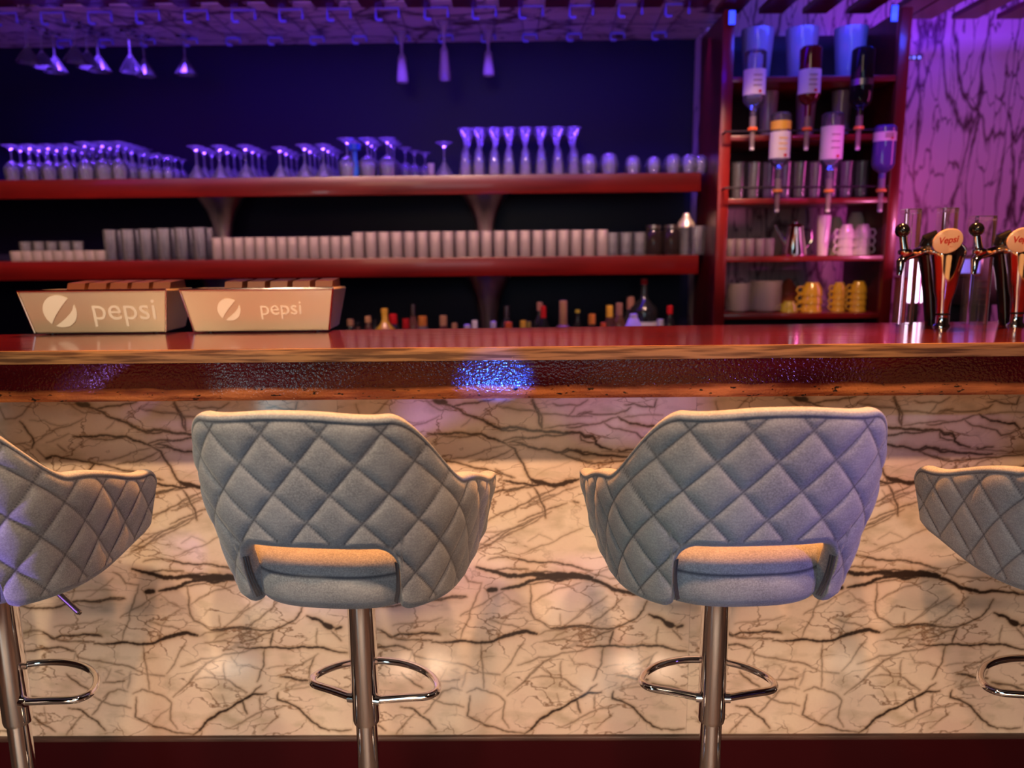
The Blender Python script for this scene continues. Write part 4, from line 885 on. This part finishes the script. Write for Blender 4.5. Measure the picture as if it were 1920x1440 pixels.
# rails and inverted spirit bottles
for y, lb, px_off in ((243, 'upper steel rail carrying inverted spirit bottles', 0), (350, 'lower steel rail carrying inverted spirit bottles', 0)):
    z = at(1500, y, 3.1).z; x0, x1 = at(1362, y, 3.1).x, at(1672, y, 3.1).x
    t = empty('bottle_rail', ((x0+x1)/2, 3.13, z)); tag(t, lb, 'bottle rail', 'steel rails carrying spirit bottles')
    MB().tube([(-(x1-x0)/2, 0, 0), ((x1-x0)/2, 0, 0)], .004, 8).build('bar', M['dark'], t)
    for sg in (-1, 1): MB().tube([(sg*(x1-x0)/2*.97, 0, 0), (sg*(x1-x0)/2*.97, .07, 0)], .004, 8).build('wall_arm', M['dark'], t)
def optic(px, ytop, ylab0, ylab1, yneck, ycollar, ytip, r, body, labm, label, colm='amber', extra=None):
    Y = 3.09; zz = lambda y: at(px, y, Y).z
    z0 = zz(ytip); t = empty('optic_bottle', (at(px, ycollar, Y).x, Y, z0)); tag(t, label, 'spirit bottle', 'inverted spirit bottles on optics')
    a, n_, c_ = zz(ytop)-z0, zz(yneck)-z0, zz(ycollar)-z0
    MB().lathe([(0, a), (r*.8, a), (r, a-.008), (r, n_+.035), (r*.85, n_+.018), (.013, n_), (.011, c_+.012), (0, c_+.012)], 24).build('bottle_body', body, t)
    if ylab0: MB().lathe([(r*1.015, zz(ylab0)-z0), (r*1.015, zz(ylab1)-z0)], 24).build('paper_label', labm, t)
    if ylab0 and labm is not M['dull_steel']:
        zl = zz(ylab1)-z0
        MB().lathe([(0, 0), (.006, 0), (.006, .001), (0, .001)], 14, mtx=Matrix.Translation((.010, -r*1.0-.001, zl+.010)) @ Matrix.Rotation(PI/2, 4, 'X')).build('label_seal', M['redprint'], t)
        hL = zz(ylab0)-zz(ylab1)
        for k in range(3): MB().box(-.016, .016, -r*1.02-.0012, -r*1.0, zl+hL*(.32+.2*k), zl+hL*(.32+.2*k)+.004).build('label_line', M['print'] if not extra else M['yellow'], t)
    if extra: MB().lathe([(r*1.02, zz(extra[0])-z0), (r*1.02, zz(extra[1])-z0)], 24).build('neck_band', M['yellow'], t)
    MB().lathe([(.017, c_-.006), (.019, c_-.005), (.019, c_+.004), (.017, c_+.006), (0, c_+.006), (0, c_-.006)], 20).build('collar', M[colm], t)
    MB().lathe([(0, .0), (.005, 0), (.0065, .006), (.009, .012), (.010, c_-.008), (.013, c_+.012), (.013, c_+.045), (0, c_+.045)], 16).build('measure', M['glass_fog'], t)
    MB().lathe([(0, 0), (.0075, .001), (.0085, .010), (.006, .018), (0, .018)], 14).build('spout_tip', M['white'], t)
    return t
g1 = M['glass']; 
optic(1411, 95, 132, 180, 205, 242, 282, .041, g1, M['white'], 'inverted clear bottle with white label, upper row nearest the left post', 'orange')
optic(1513, 88, 132, 178, 198, 242, 282, .040, mat('red_spirit', (.12, .01, .01), .1, coat=.5), M['white'], 'inverted dark red bottle with white label, middle of the upper row', 'orange')
optic(1610, 90, 150, 162, 205, 240, 282, .041, M['dark_glass'], M['dull_steel'], 'inverted bottle without paper label, right of the upper row')
optic(1458, 212, 248, 298, 315, 358, 398, .038, g1, M['white'], 'inverted clear bottle with yellow band and print, lower row left', 'amber', (228, 244))
optic(1554, 212, 238, 300, 318, 358, 398, .041, g1, M['white'], 'inverted clear bottle with a tall plain white label, lower row middle')
optic(1652, 236, 249, 266, 325, 357, 398, .041, mat('blue_spirit', (.10, .07, .35), .1, coat=.5), M['white'], 'inverted bluish bottle with narrow white band, lower row beside the right post')
# blue led strips
for px, py0, py1, lb in ((1372, 20, 46, 'bright blue LED strip at the upper left corner of the cabinet'), (1676, 10, 40, 'bright blue LED strip at the upper right corner of the cabinet')):
    a = at(px, py1, 3.18); b2 = at(px, py0, 3.18)
    t = empty('led_strip', (a.x, 3.18, a.z)); tag(t, lb, 'LED strip', 'blue LED strips at the cabinet top')
    MB().box(-.012, .012, -.004, .0, 0, b2.z-a.z, .001).build('glowing_strip', M['blue_led'], t); MB().box(-.014, .014, .0, .006, -.003, b2.z-a.z+.003).build('backing', M['dark'], t)
t = empty('led_dots', (at(1706, 107, 3.74).x, 3.75, at(1706, 107, 3.74).z)); tag(t, 'short row of five blue LED dots on the stone wall right of the cabinet', 'LED strip')
MB().box(-.06, .06, 0, .009, -.008, .008).build('backing', M['dark'], t)
for k in range(5): MB().lathe([(0, -.0), (.0075, 0), (.005, .005), (0, .006)], 12, mtx=Matrix.Translation((-.048+.024*k, 0, 0)) @ Matrix.Rotation(PI/2, 4, 'X')).build('led_dot', M['dotled'], t)
